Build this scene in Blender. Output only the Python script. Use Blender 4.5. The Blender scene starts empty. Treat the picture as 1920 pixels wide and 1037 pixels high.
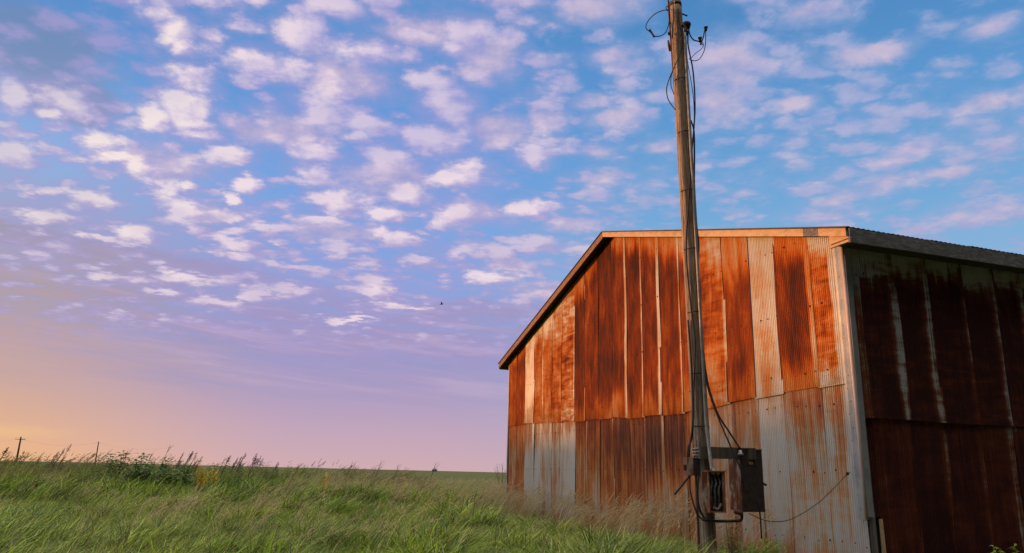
import bpy, math, random
import numpy as np
from mathutils import Vector, Matrix

rnd = random.Random(7)
rng = np.random.default_rng(11)
SC = bpy.context.scene
COL = SC.collection
R = math.radians

# ------------------------------------------------------------------ camera
EYE = Vector((0.0, 0.0, 1.05))
PITCH, ROLL, FPX = 0.2563, 0.0238, 1402.2
fw = Vector((0, math.cos(PITCH), math.sin(PITCH)))
r0 = Vector((1, 0, 0)); u0 = r0.cross(fw)
RI = r0 * math.cos(ROLL) + u0 * math.sin(ROLL)
UP = -r0 * math.sin(ROLL) + u0 * math.cos(ROLL)
cam = bpy.data.cameras.new('camera')
cam.sensor_width = 36.0
cam.lens = FPX / 1920 * 36
cam.clip_start = 0.05
cam.clip_end = 20000
co = bpy.data.objects.new('camera', cam)
co.matrix_world = Matrix(((RI.x, UP.x, -fw.x, EYE.x), (RI.y, UP.y, -fw.y, EYE.y), (RI.z, UP.z, -fw.z, EYE.z), (0, 0, 0, 1)))
COL.objects.link(co)
SC.camera = co


def ray(px, py):
    """direction of a point of the 1920x1037 photograph"""
    return fw + RI * ((px - 960) / FPX) - UP * ((py - 518.5) / FPX)


def at(px, py, Y):
    """the place at distance Y (metres ahead) seen at that point of the photograph"""
    d = ray(px, py)
    return EYE + d * (Y / d.y)


def azel(px, py):
    d = ray(px, py).normalized()
    return math.atan2(d.x, d.y), math.asin(d.z)


# ------------------------------------------------------------------ sun, view
SUN_EL = R(2.6)
SUN_AZ = math.atan2(-0.975, 0.22)            # from +Y towards +X
SD = Vector((math.sin(SUN_AZ) * math.cos(SUN_EL), math.cos(SUN_AZ) * math.cos(SUN_EL), math.sin(SUN_EL)))
sl = bpy.data.lights.new('sun', 'SUN')
sl.energy = 5.0
sl.angle = R(0.5)
sl.color = (1.0, 0.385, 0.10)
so = bpy.data.objects.new('sun', sl)
so.rotation_euler = SD.to_track_quat('Z', 'Y').to_euler()
COL.objects.link(so)
vs = SC.view_settings
vs.view_transform = 'Standard'
vs.look = 'None'
vs.exposure = 0.0
vs.gamma = 1.0
SC.render.film_transparent = False
SC.cycles.use_denoising = True
SC.cycles.denoising_input_passes = 'RGB_ALBEDO_NORMAL'
SC.cycles.denoising_prefilter = 'NONE'


def lin(r, g, b):
    f = lambda c: (c / 255 / 12.92) if c / 255 <= 0.04045 else ((c / 255 + 0.055) / 1.055) ** 2.4
    return (f(r), f(g), f(b), 1.0)


class NT:
    """small helper for building node trees"""
    def __init__(self, tree):
        self.t = tree; self.n = tree.nodes; self.l = tree.links

    def put(self, sock, v):
        if isinstance(v, bpy.types.NodeSocket):
            self.l.new(v, sock)
        else:
            sock.default_value = v

    def node(self, typ, **kw):
        nd = self.n.new(typ)
        for k, v in kw.items():
            setattr(nd, k, v)
        return nd

    def m(self, op, a, b=None, c=None, clamp=False):
        nd = self.node('ShaderNodeMath', operation=op, use_clamp=clamp)
        for i, v in enumerate((a, b, c)):
            if v is not None:
                self.put(nd.inputs[i], v)
        return nd.outputs[0]

    def v(self, op, a, b=None, c=None):
        nd = self.node('ShaderNodeVectorMath', operation=op)
        for i, v in enumerate((a, b, c)):
            if v is not None:
                self.put(nd.inputs['Scale'] if (op == 'SCALE' and i == 1) else nd.inputs[i], v)
        return nd.outputs['Value'] if op in ('LENGTH', 'DISTANCE', 'DOT_PRODUCT') else nd.outputs['Vector']

    def xyz(self, x, y, z=0.0):
        nd = self.node('ShaderNodeCombineXYZ')
        for s, v in zip(nd.inputs, (x, y, z)):
            self.put(s, v)
        return nd.outputs[0]

    def sep(self, v):
        nd = self.node('ShaderNodeSeparateXYZ')
        self.l.new(v, nd.inputs[0])
        return nd.outputs

    def noise(self, vec, scale, detail=4, rough=0.5, dist=0.0, color=False):
        nd = self.node('ShaderNodeTexNoise')
        self.l.new(vec, nd.inputs['Vector'])
        nd.inputs['Scale'].default_value = scale
        nd.inputs['Detail'].default_value = detail
        nd.inputs['Roughness'].default_value = rough
        nd.inputs['Distortion'].default_value = dist
        return nd.outputs['Color' if color else 'Fac']

    def step(self, x, a, b, lo=0.0, hi=1.0, smooth=True):
        nd = self.node('ShaderNodeMapRange', interpolation_type='SMOOTHSTEP' if smooth else 'LINEAR')
        for k, v in (('Value', x), ('From Min', a), ('From Max', b), ('To Min', lo), ('To Max', hi)):
            self.put(nd.inputs[k], v)
        return nd.outputs[0]

    def ramp(self, x, stops, interp='LINEAR'):
        nd = self.node('ShaderNodeValToRGB')
        cr = nd.color_ramp
        cr.interpolation = interp
        while len(cr.elements) < len(stops):
            cr.elements.new(0.5)
        for e, (p, c) in zip(cr.elements, stops):
            e.position = p
            e.color = c if len(c) == 4 else (*c, 1.0)
        self.put(nd.inputs[0], x)
        return nd.outputs[0]

    def mix(self, f, a, b, mode='MIX'):
        nd = self.node('ShaderNodeMix', data_type='RGBA', blend_type=mode)
        self.put(nd.inputs[0], f); self.put(nd.inputs[6], a); self.put(nd.inputs[7], b)
        return nd.outputs[2]


# ------------------------------------------------------------------ sky
W = bpy.data.worlds.new('World')
SC.world = W
W.use_nodes = True
W.node_tree.nodes.clear()
N = NT(W.node_tree)
D = N.v('NORMALIZE', N.node('ShaderNodeTexCoord').outputs['Generated'])
dx, dy, dz = N.sep(D)
AZ = N.m('ARCTAN2', dx, dy)
EL = N.m('ARCSINE', dz)
zc = N.m('MAXIMUM', dz, 0.0)
inv = N.m('DIVIDE', 1.0, N.m('ADD', zc, 0.03))
P = N.xyz(N.m('MULTIPLY', dx, inv), N.m('MULTIPLY', dy, inv), 0.0)       # place on the cloud deck
# clear sky, by elevation, at three bearings
EF = N.m('DIVIDE', EL, R(90), clamp=True)


def skyramp(stops):
    return N.ramp(EF, [(math.degrees(0) + e / 90, lin(*c)) for e, c in stops])


left = skyramp([(0, (238, 182, 130)), (2.2, (224, 176, 142)), (5.5, (200, 165, 158)), (10, (178, 157, 170)), (14, (166, 160, 190)),
                (20, (138, 178, 226)), (28, (92, 144, 204)), (40, (84, 136, 200)), (90, (70, 110, 175))])
mid = skyramp([(0, (208, 172, 178)), (2.5, (194, 165, 186)), (5, (176, 157, 192)), (8, (162, 152, 198)), (12, (148, 160, 216)),
               (18, (122, 164, 224)), (26, (100, 152, 217)), (34, (84, 144, 204)), (90, (62, 110, 185))])
right = skyramp([(0, (190, 170, 190)), (6, (160, 172, 205)), (14, (134, 180, 218)), (20, (112, 166, 214)), (27, (92, 150, 206)),
                 (34, (76, 134, 192)), (90, (60, 105, 180))])
base = N.mix(N.step(AZ, R(-37), R(-14)), left, mid)
base = N.mix(N.step(AZ, R(-8), R(16)), base, right)

# direction warped by noise, so that cloud outlines are ragged
wA = N.v('SUBTRACT', N.noise(P, 3.0, 3, 0.55, color=True), (0.5, 0.5, 0.5))
wB = N.v('SUBTRACT', N.noise(P, 11.0, 4, 0.6, color=True), (0.5, 0.5, 0.5))
Q0 = N.xyz(AZ, EL, 0.0)
warp = N.v('ADD', N.v('MULTIPLY', wA, (0.044, 0.028, 0.0)), N.v('MULTIPLY', wB, (0.026, 0.020, 0.0)))
Q = N.v('ADD', Q0, warp)


def blobs(items, grow=1.0, sh=(0.0, 0.0)):
    acc = None
    for px, py, hw, hh in items:
        hw *= grow; hh *= grow
        a, e = azel(px, py)
        ra = abs(azel(px + hw, py)[0] - azel(px - hw, py)[0]) / 2
        re = abs(azel(px, py + hh)[1] - azel(px, py - hh)[1]) / 2
        ln = N.v('LENGTH', N.v('MULTIPLY_ADD', Q, (1 / ra, 1 / re, 0.0), ((-a + sh[0]) / ra, (-e + sh[1]) / re, 0.0)))
        acc = ln if acc is None else N.m('MINIMUM', acc, ln)
    return N.m('SUBTRACT', 1.0, acc)


BRIGHT = [(300, 22, 45, 28), (328, 52, 42, 36), (345, 88, 28, 22), (515, 122, 82, 32), (565, 60, 52, 40), (622, 8, 60, 22), (700, 95, 66, 30),
          (882, 58, 46, 32), (858, 92, 32, 20), (350, 152, 52, 34), (346, 198, 46, 40), (288, 222, 36, 32), (352, 236, 52, 22), (610, 205, 68, 46),
          (698, 238, 46, 24), (668, 257, 32, 12), (800, 155, 46, 22), (840, 198, 52, 34), (818, 262, 66, 34), (185, 270, 58, 25), (218, 302, 42, 18),
          (372, 258, 60, 20), (432, 295, 52, 22), (586, 288, 42, 22), (592, 325, 46, 27), (718, 300, 56, 26), (870, 330, 64, 32), (1002, 300, 38, 18),
          (755, 365, 48, 24), (468, 345, 30, 16), (440, 372, 18, 12), (250, 320, 38, 24), (362, 355, 38, 15), (342, 395, 48, 26), (172, 380, 64, 25),
          (72, 360, 44, 12), (70, 402, 60, 20), (258, 436, 56, 22), (188, 448, 68, 10), (640, 387, 66, 22), (600, 412, 56, 13), (845, 400, 44, 22),
          (730, 402, 48, 20), (1000, 392, 60, 18), (500, 427, 52, 14), (428, 460, 42, 20), (442, 482, 32, 10), (520, 453, 24, 11), (705, 537, 44, 18),
          (785, 492, 38, 12), (560, 500, 66, 10), (480, 552, 46, 12), (550, 546, 54, 10), (402, 570, 52, 15), (348, 522, 56, 14), (22, 285, 50, 32),
          (18, 186, 34, 36), (82, 208, 40, 14), (120, 190, 70, 26), (600, 375, 40, 16), (690, 500, 46, 12), (880, 470, 50, 14),
          (640, 470, 40, 12), (220, 520, 60, 14), (300, 548, 50, 12), (920, 520, 60, 14), (760, 575, 60, 10), (940, 470, 46, 14), (740, 450, 70, 16),
          (660, 600, 50, 8), (1000, 460, 60, 16), (1090, 470, 60, 14)]
SOFT = [(1120, 18, 90, 30), (1150, 98, 60, 22), (1115, 192, 55, 20), (1155, 228, 72, 26), (1110, 286, 50, 16), (1130, 336, 56, 20), (1075, 420, 52, 18),
        (1370, 120, 80, 70), (1350, 190, 80, 50), (1245, 272, 40, 18), (1515, 25, 80, 30), (1595, 105, 52, 28), (1660, 90, 80, 22), (1720, 282, 80, 20),
        (1685, 305, 60, 16), (1845, 192, 66, 22), (1880, 278, 76, 22), (1655, 345, 100, 18), (1600, 365, 90, 16), (1550, 402, 90, 18), (1770, 330, 80, 18),
        (960, 8, 80, 22), (770, 60, 90, 30), (920, 110, 70, 50), (640, 150, 120, 50), (560, 240, 100, 50), (930, 240, 90, 40), (480, 250, 70, 30),
        (1020, 230, 60, 30), (1850, 400, 90, 22), (1720, 430, 100, 18), (1480, 190, 60, 20), (1860, 50, 60, 22), (1010, 550, 80, 22), (960, 500, 70, 20),
        (300, 310, 130, 40), (720, 330, 130, 44), (880, 400, 110, 34), (420, 400, 90, 26), (640, 440, 120, 26)]
BANK = [(60, 90, 190, 90), (130, 190, 120, 50), (40, 440, 190, 28), (190, 475, 220, 26), (330, 510, 260, 34), (150, 545, 330, 44), (470, 575, 420, 52),
        (700, 620, 420, 46), (330, 600, 380, 40), (860, 660, 360, 46), (900, 590, 220, 34)]
inv2 = N.m('DIVIDE', 1.0, N.m('ADD', zc, 0.22))
P2 = N.xyz(N.m('MULTIPLY', dx, inv2), N.m('MULTIPLY', dy, inv2), 0.0)    # the deck seen with the clouds' own thickness
fine = N.noise(P2, 11.0, 9, 0.60)
fineS = N.noise(N.v('ADD', P2, (-0.030, -0.030, 0.0)), 11.0, 9, 0.60)        # the same, a step towards the sun
small = N.noise(P2, 3.6, 6, 0.56, 0.2)
vo = N.node('ShaderNodeTexVoronoi', feature='SMOOTH_F1')
N.put(vo.inputs['Vector'], N.v('ADD', N.v('MULTIPLY', P2, (1.0, 1.35, 1.0)), N.v('SCALE', wB, 0.10)))
vo.inputs['Scale'].default_value = 15.0
vo.inputs['Smoothness'].default_value = 0.35
cell = N.step(vo.outputs['Distance'], 0.72, 0.12)                            # the little heaps of the deck
MB_ = blobs(BRIGHT, 0.98); MBs = blobs(BRIGHT, 0.98, (-0.011, 0.006)); MS_ = blobs(SOFT, 1.15); MK_ = blobs(BANK)
ff = N.m('SUBTRACT', fine, 0.5)
# grey-violet stratus bank
stre = N.noise(N.v('MULTIPLY', P, (0.5, 1.1, 1.0)), 1.7, 6, 0.6)
dK = N.step(N.m('ADD', MK_, N.m('MULTIPLY', N.m('SUBTRACT', stre, 0.5), 1.6)), -0.15, 0.42)
dK = N.m('MULTIPLY', dK, N.step(EL, R(5.5), R(9.5)))
bankc = N.mix(N.step(AZ, R(-36), R(-18)), N.ramp(EF, [(0, lin(196, 164, 160)), (10 / 90, lin(180, 158, 162)), (15 / 90, lin(160, 152, 174)), (21 / 90, lin(140, 150, 186)), (27 / 90, lin(112, 140, 184)), (1, lin(100, 130, 180))]),
              N.ramp(EF, [(0, lin(190, 160, 186)), (8 / 90, lin(164, 148, 192)), (13 / 90, lin(160, 150, 196)), (20 / 90, lin(148, 152, 206)), (1, lin(130, 150, 200))]))
sky = N.mix(N.m('MULTIPLY', dK, 0.92), base, bankc)
# thin blue-grey and mauve layers low down
lay = N.noise(N.xyz(N.m('MULTIPLY', AZ, 2.6), N.m('MULTIPLY_ADD', EL, 34.0, N.m('MULTIPLY', AZ, 3.0)), 0.0), 1.6, 7, 0.62, 0.4)
lw = N.m('MULTIPLY', N.m('MULTIPLY', N.step(EL, R(3.5), R(7.5)), N.step(EL, R(17), R(11))), N.step(AZ, R(-40), R(-20), 0.25, 1.0))
sky = N.mix(N.m('MULTIPLY', N.m('MULTIPLY', N.step(lay, 0.46, 0.66), lw), 0.55), sky, N.mix(N.step(EL, R(6), R(12)), lin(150, 150, 196), lin(134, 164, 218)))
sky = N.mix(N.m('MULTIPLY', N.m('MULTIPLY', N.step(lay, 0.50, 0.32), lw), 0.40), sky, lin(206, 178, 204))
# thin lavender veils round the clouds and everywhere the deck is loose
darkcorner = N.m('MULTIPLY', N.step(AZ, R(-24), R(-31)), N.step(EL, R(22), R(26)))
cover = N.m('MULTIPLY', N.m('SUBTRACT', 1.0, darkcorner), N.m('MULTIPLY', N.step(EL, R(8.0), R(10.5)), N.step(AZ, R(26), R(-2), 0.55, 1.0)))
fld = N.m('ADD', N.m('MULTIPLY', N.m('SUBTRACT', small, 0.5), 2.2), N.m('ADD', N.m('MULTIPLY', N.m('SUBTRACT', cell, 0.5), 0.75), N.m('MULTIPLY', ff, 1.5)))
dV = N.m('MULTIPLY', N.step(fld, -0.55, 0.40), N.step(EL, R(6), R(11)))
dS = N.step(N.m('ADD', MS_, N.m('MULTIPLY', ff, 1.7)), -0.45, 0.75)
halo = N.step(N.m('ADD', MB_, N.m('MULTIPLY', ff, 1.6)), -0.95, 0.45)
veil = N.m('MAXIMUM', N.m('MULTIPLY', dV, 0.76), N.m('MULTIPLY', dS, 0.70))
veil = N.m('MAXIMUM', veil, N.m('MULTIPLY', halo, 0.62))
veilc = N.mix(N.step(AZ, R(-8), R(14)), lin(164, 156, 208), lin(154, 170, 212))
sky = N.mix(veil, sky, veilc)
# soft pinkish clouds at the right
lightS = N.m('MULTIPLY_ADD', N.m('SUBTRACT', fine, fineS), 2.6, 0.5, clamp=True)
dS2 = N.step(N.m('ADD', MS_, N.m('MULTIPLY', ff, 2.2)), 0.05, 1.0)
sky = N.mix(N.m('MULTIPLY', dS2, 0.66), sky, N.mix(lightS, lin(170, 166, 206), lin(222, 198, 214)))
# bright puffs: the big ones by place, the small ones wherever the deck breaks up
body = N.m('ADD', MB_, N.m('ADD', N.m('MULTIPLY', ff, 2.6), N.m('MULTIPLY', N.m('SUBTRACT', cell, 0.5), 0.35)))
dB = N.step(body, -0.30, 0.52)
loose = N.m('MULTIPLY', N.step(fld, -0.16, 0.66), cover)
dB = N.m('MAXIMUM', dB, N.m('MULTIPLY', loose, 0.80))
core = N.m('MAXIMUM', N.step(body, -0.05, 1.0), N.m('MULTIPLY', loose, 0.6))
side = N.m('MULTIPLY_ADD', N.m('SUBTRACT', MB_, MBs), 1.1, 0.36, clamp=True)
lit = N.m('MULTIPLY_ADD', core, 0.30, N.m('ADD', N.m('MULTIPLY', N.m('SUBTRACT', lightS, 0.38), 1.05), N.m('MULTIPLY', side, 0.80)), clamp=True)
var = N.step(N.noise(P2, 2.3, 3, 0.55), 0.40, 0.62)                          # some heaps catch the light, some do not
lit = N.m('MULTIPLY', lit, N.m('MULTIPLY_ADD', var, 0.42, 0.60))
warm = N.step(AZ, R(-16), R(-40))
hi = N.mix(warm, lin(242, 222, 230), lin(253, 238, 226))
hi = N.mix(N.step(AZ, R(-4), R(16)), hi, lin(222, 204, 218))
puff = N.mix(lit, N.mix(N.step(EL, R(24), R(12)), lin(182, 172, 216), lin(178, 160, 200)), hi)
sky = N.mix(N.m('MULTIPLY', dB, N.m('MULTIPLY_ADD', var, 0.20, 0.72)), sky, puff)
# a little lit streak low at the far left
a0, e0 = azel(10, 808)
st = N.v('LENGTH', N.v('MULTIPLY_ADD', Q0, (1 / R(4), 1 / R(0.5), 0), (-a0 / R(4), -e0 / R(0.5), 0)))
sky = N.mix(N.m('MULTIPLY', N.step(N.m('ADD', st, ff), 1.2, 0.1), 0.35), sky, lin(244, 200, 140))
# the glow round the sun itself, out of frame at the left
cosg = N.v('DOT_PRODUCT', D, tuple(SD))
glow = N.step(cosg, math.cos(R(37)), 1.0)
glow = N.m('MULTIPLY', N.m('MULTIPLY', glow, glow), N.step(EL, R(40), R(0)))
gl = N.node('ShaderNodeMix', data_type='RGBA', blend_type='ADD')
N.put(gl.inputs[0], 1.0); N.put(gl.inputs[6], sky)
N.put(gl.inputs[7], N.v('SCALE', (5.0, 4.2, 3.6), glow))
# unseen sky: fill added overhead for the grass, darkened behind for the side wall
over = N.step(EL, R(40), R(68))
skyo = N.mix(over, gl.outputs[2], (3.2, 2.9, 2.5, 1.0))
away = N.v('DOT_PRODUCT', D, (0.60, -0.80, 0.0))
back_dim = N.m('MULTIPLY', N.step(away, -0.05, 0.55), N.step(EL, R(62), R(30)))
skyo = N.mix(back_dim, skyo, lin(34, 34, 44))
bg = N.node('ShaderNodeBackground')
N.put(bg.inputs['Color'], skyo)
bg.inputs['Strength'].default_value = 1.0
nish = N.node('ShaderNodeTexSky', sky_type='NISHITA')
nish.sun_disc = False
nish.sun_elevation = SUN_EL
nish.sun_rotation = SUN_AZ
bg2 = N.node('ShaderNodeBackground')
N.put(bg2.inputs['Color'], nish.outputs[0])
bg2.inputs['Strength'].default_value = 0.004
ad = N.node('ShaderNodeAddShader')
N.l.new(bg.outputs[0], ad.inputs[0]); N.l.new(bg2.outputs[0], ad.inputs[1])
N.l.new(ad.outputs[0], N.node('ShaderNodeOutputWorld').inputs['Surface'])
W.cycles.sampling_method = 'MANUAL'
W.cycles.sample_map_resolution = 512


# ------------------------------------------------------------------ mesh helpers
class MB:
    def __init__(self):
        self.v = []; self.f = []; self.sm = []

    def add(self, vs_, fs, smooth=False):
        o = len(self.v)
        self.v += [tuple(p) for p in vs_]
        self.f += [tuple(i + o for i in f) for f in fs]
        self.sm += [smooth] * len(fs)

    def hexa(self, c):
        """eight corners: bottom ring of four, top ring of four"""
        self.add(c, [(3, 2, 1, 0), (4, 5, 6, 7), (0, 1, 5, 4), (1, 2, 6, 5), (2, 3, 7, 6), (3, 0, 4, 7)])

    def box(self, o, ex, ey, ez, x0, x1, y0, y1, z0, z1):
        q = lambda x, y, z: o + ex * x + ey * y + ez * z
        self.hexa([q(x0, y0, z0), q(x1, y0, z0), q(x1, y1, z0), q(x0, y1, z0), q(x0, y0, z1), q(x1, y0, z1), q(x1, y1, z1), q(x0, y1, z1)])

    def tube(self, pts, rad, n=8, cap=True):
        pts = [Vector(p) for p in pts]
        rads = rad if isinstance(rad, (list, tuple)) else [rad] * len(pts)
        ref = None
        vs_, fs = [], []
        for i, p in enumerate(pts):
            t = (pts[min(i + 1, len(pts) - 1)] - pts[max(i - 1, 0)])
            t = t.normalized() if t.length > 1e-9 else Vector((0, 0, 1))
            if ref is None:
                ref = t.orthogonal().normalized()
            ref = (ref - t * ref.dot(t)).normalized()
            b = t.cross(ref)
            for k in range(n):
                a = 2 * math.pi * k / n
                vs_.append(p + (ref * math.cos(a) + b * math.sin(a)) * rads[i])
        for i in range(len(pts) - 1):
            for k in range(n):
                fs.append((i * n + k, i * n + (k + 1) % n, (i + 1) * n + (k + 1) % n, (i + 1) * n + k))
        if cap:
            fs.append(tuple(range(n - 1, -1, -1)))
            fs.append(tuple((len(pts) - 1) * n + k for k in range(n)))
        self.add(vs_, fs, True)

    def ball(self, c, rx, ry, rz, n=10, m=7, jit=0.0):
        c = Vector(c)
        vs_, fs = [c + Vector((0, 0, -rz))], []
        for i in range(1, m):
            th = math.pi * i / m
            for k in range(n):
                a = 2 * math.pi * k / n
                j = 1 + rnd.uniform(-jit, jit)
                vs_.append(c + Vector((rx * math.sin(th) * math.cos(a) * j, ry * math.sin(th) * math.sin(a) * j, -rz * math.cos(th) * j)))
        vs_.append(c + Vector((0, 0, rz)))
        for k in range(n):
            fs.append((0, 1 + (k + 1) % n, 1 + k))
            fs.append((len(vs_) - 1, 1 + (m - 2) * n + k, 1 + (m - 2) * n + (k + 1) % n))
        for i in range(m - 2):
            for k in range(n):
                fs.append((1 + i * n + k, 1 + i * n + (k + 1) % n, 1 + (i + 1) * n + (k + 1) % n, 1 + (i + 1) * n + k))
        self.add(vs_, fs, True)

    def leaf(self, p, d, up, ln, wd, droop=0.25):
        """a small pointed leaf blade from p along d"""
        d = d.normalized(); s = d.cross(up)
        s = s.normalized() if s.length > 1e-6 else d.orthogonal().normalized()
        up2 = s.cross(d)
        a = p + d * ln * 0.45 + up2 * ln * 0.06
        e = p + d * ln - up2 * ln * droop
        self.add([p, a + s * wd * 0.5, a, a - s * wd * 0.5, e], [(0, 1, 2), (0, 2, 3), (1, 4, 2), (2, 4, 3)])

    def build(self, name, material, parent=None):
        me = bpy.data.meshes.new(name)
        me.from_pydata(self.v, [], self.f)
        me.polygons.foreach_set('use_smooth', self.sm)
        me.materials.append(material)
        me.update()
        return link(name, me, parent)


def link(name, me, parent=None):
    o = bpy.data.objects.new(name, me)
    COL.objects.link(o)
    if parent is not None:
        o.parent = parent
        if parent.type == 'EMPTY':                     # a part's mesh is given in world metres
            o.matrix_parent_inverse = Matrix.Translation(-parent.location)
    return o


def tag(o, label=None, cat=None, group=None, kind=None):
    if label: o['label'] = label
    if cat: o['category'] = cat
    if group: o['group'] = group
    if kind: o['kind'] = kind
    return o


def thing(name, loc, label, cat, group=None):
    o = bpy.data.objects.new(name, None)
    o.empty_display_size = 0.2
    o.location = loc
    COL.objects.link(o)
    return tag(o, label, cat, group)


def spline(pts, n=8):
    """Catmull-Rom through the points"""
    pts = [Vector(p) for p in pts]
    if len(pts) < 3:
        return pts
    q = [pts[0] * 2 - pts[1]] + pts + [pts[-1] * 2 - pts[-2]]
    out = []
    for i in range(1, len(q) - 2):
        for k in range(n):
            t = k / n
            a, b, c, d = q[i - 1], q[i], q[i + 1], q[i + 2]
            out.append(0.5 * ((2 * b) + (c - a) * t + (2 * a - 5 * b + 4 * c - d) * t * t + (3 * b - a - 3 * c + d) * t ** 3))
    out.append(pts[-1])
    return out


# ------------------------------------------------------------------ materials
def mat(name):
    m_ = bpy.data.materials.new(name)
    m_.use_nodes = True
    m_.node_tree.nodes.clear()
    return m_, NT(m_.node_tree)


def principled(n, color, rough=0.7, metal=0.0, bump=None, bstr=0.3, bdist=0.01, spec=0.3):
    p = n.node('ShaderNodeBsdfPrincipled')
    n.put(p.inputs['Base Color'], color)
    n.put(p.inputs['Roughness'], rough)
    n.put(p.inputs['Metallic'], metal)
    p.inputs['Specular IOR Level'].default_value = spec
    if bump is not None:
        b = n.node('ShaderNodeBump')
        b.inputs['Strength'].default_value = bstr
        b.inputs['Distance'].default_value = bdist
        n.put(b.inputs['Height'], bump)
        n.l.new(b.outputs[0], p.inputs['Normal'])
    o = n.node('ShaderNodeOutputMaterial')
    n.l.new(p.outputs[0], o.inputs['Surface'])
    return p


def m_sheet(name='rusted_galvanised_sheet', stops=None):
    """galvanised sheet: the share of rust comes with each sheet, streaks and blotches from noise"""
    m_, n = mat(name)
    uv = n.node('ShaderNodeAttribute', attribute_name='suv').outputs['Vector']       # metres along the wall, height
    cov = n.node('ShaderNodeAttribute', attribute_name='rust').outputs['Fac']
    band = n.node('ShaderNodeAttribute', attribute_name='band').outputs['Fac']
    val = n.node('ShaderNodeAttribute', attribute_name='valley').outputs['Fac']
    s1 = n.noise(n.v('MULTIPLY', uv, (34.0, 0.9, 1)), 1.0, 5, 0.6)
    s2 = n.noise(n.v('MULTIPLY', uv, (5.0, 1.6, 1)), 1.0, 5, 0.62, 0.6)
    s3 = n.noise(uv, 42.0, 4, 0.65)
    s4 = n.noise(n.v('MULTIPLY', uv, (2.2, 9.0, 1)), 1.0, 4, 0.6, 0.4)                # cross wash marks
    r = n.m('ADD', cov, n.m('MULTIPLY', n.m('SUBTRACT', s1, 0.5), 0.42))
    r = n.m('ADD', r, n.m('MULTIPLY', n.m('SUBTRACT', s2, 0.5), 0.72))
    r = n.m('ADD', r, n.m('MULTIPLY', n.m('SUBTRACT', s3, 0.5), 0.30))
    r = n.m('ADD', r, n.m('MULTIPLY', n.m('MULTIPLY', n.m('SUBTRACT', s4, 0.5), band), 1.3))
    r = n.m('ADD', r, n.m('MULTIPLY', val, 0.07))
    sk = n.node('ShaderNodeAttribute', attribute_name='streak').outputs['Fac']
    s5 = n.noise(n.v('MULTIPLY', uv, (22.0, 0.45, 1)), 1.0, 4, 0.55)
    s6 = n.noise(n.v('MULTIPLY', uv, (1.6, 0.9, 1)), 1.0, 3, 0.5)
    r = n.m('ADD', r, n.m('MULTIPLY', n.m('MULTIPLY', n.m('SUBTRACT', s5, 0.5), sk), 1.1))
    r = n.m('ADD', r, n.m('MULTIPLY', n.m('SUBTRACT', s6, 0.47), 0.60))
    c = n.ramp(r, stops or [(0.02, (0.33, 0.33, 0.315)), (0.22, (0.32, 0.295, 0.245)), (0.38, (0.36, 0.20, 0.085)), (0.52, (0.40, 0.112, 0.012)),
                   (0.70, (0.215, 0.042, 0.006)), (0.86, (0.115, 0.022, 0.006)), (1.0, (0.048, 0.015, 0.009))])
    chalk = n.m('MULTIPLY', n.node('ShaderNodeAttribute', attribute_name='chalk').outputs['Fac'], n.step(n.m('ADD', s5, n.m('MULTIPLY', n.m('SUBTRACT', s2, 0.5), 0.5)), 0.62, 0.34, 0.32, 0.86))
    c = n.mix(n.m('MULTIPLY', chalk, n.step(r, 0.2, 0.5)), c, (0.255, 0.180, 0.125, 1.0))
    principled(n, c, n.step(r, 0.2, 0.6, 0.48, 0.86), n.step(r, 0.1, 0.5, 0.3, 0.0), n.m('MULTIPLY', s3, r), 0.5, 0.003, 0.12)
    return m_


def m_wood(name, c0, c1, c2, axis=2, scale=1.0, stretch=0.06, rough=0.85, cracks=False):
    m_, n = mat(name)
    oc = n.node('ShaderNodeTexCoord').outputs['Object']
    sv = [9.0 * scale] * 3
    sv[axis] *= stretch
    g = n.noise(n.v('MULTIPLY', oc, tuple(sv)), 3.0, 6, 0.65, 0.3)
    b = n.noise(oc, 1.7 * scale, 4, 0.6)
    c = n.ramp(n.m('ADD', n.m('MULTIPLY', g, 0.75), n.m('MULTIPLY', b, 0.28)), [(0.3, c0), (0.5, c1), (0.72, c2)])
    if cracks:
        ck = n.noise(n.v('MULTIPLY', oc, tuple(v_ * (2.6 if i_ != axis else 1.4) for i_, v_ in enumerate(sv))), 3.0, 3, 0.5)
        cm = n.step(n.m('ABSOLUTE', n.m('SUBTRACT', ck, 0.5)), 0.024, 0.006)
        c = n.mix(n.m('MULTIPLY', cm, 0.7), c, (0.018, 0.012, 0.008, 1.0))
        g = n.m('SUBTRACT', g, n.m('MULTIPLY', cm, 0.8))
    principled(n, c, rough, 0, g, 0.7, 0.012)
    return m_


def m_plain(name, c0, c1, scale=8.0, rough=0.6, metal=0.0, bump=0.15):
    m_, n = mat(name)
    oc = n.node('ShaderNodeTexCoord').outputs['Object']
    g = n.noise(oc, scale, 6, 0.62)
    principled(n, n.ramp(g, [(0.35, c0), (0.65, c1)]), rough, metal, g, bump, 0.004)
    return m_


def m_rustbox(name, paint, dark):
    m_, n = mat(name)
    oc = n.node('ShaderNodeTexCoord').outputs['Object']
    g = n.noise(n.v('MULTIPLY', oc, (1, 1, 0.35)), 14.0, 6, 0.65, 0.3)
    f = n.noise(oc, 60.0, 3, 0.6)
    c = n.ramp(n.m('ADD', n.m('MULTIPLY', g, 0.85), n.m('MULTIPLY', f, 0.15)), [(0.36, paint), (0.47, (0.22, 0.075, 0.025, 1)), (0.60, dark)])
    principled(n, c, 0.75, 0, f, 0.3, 0.003)
    return m_


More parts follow.
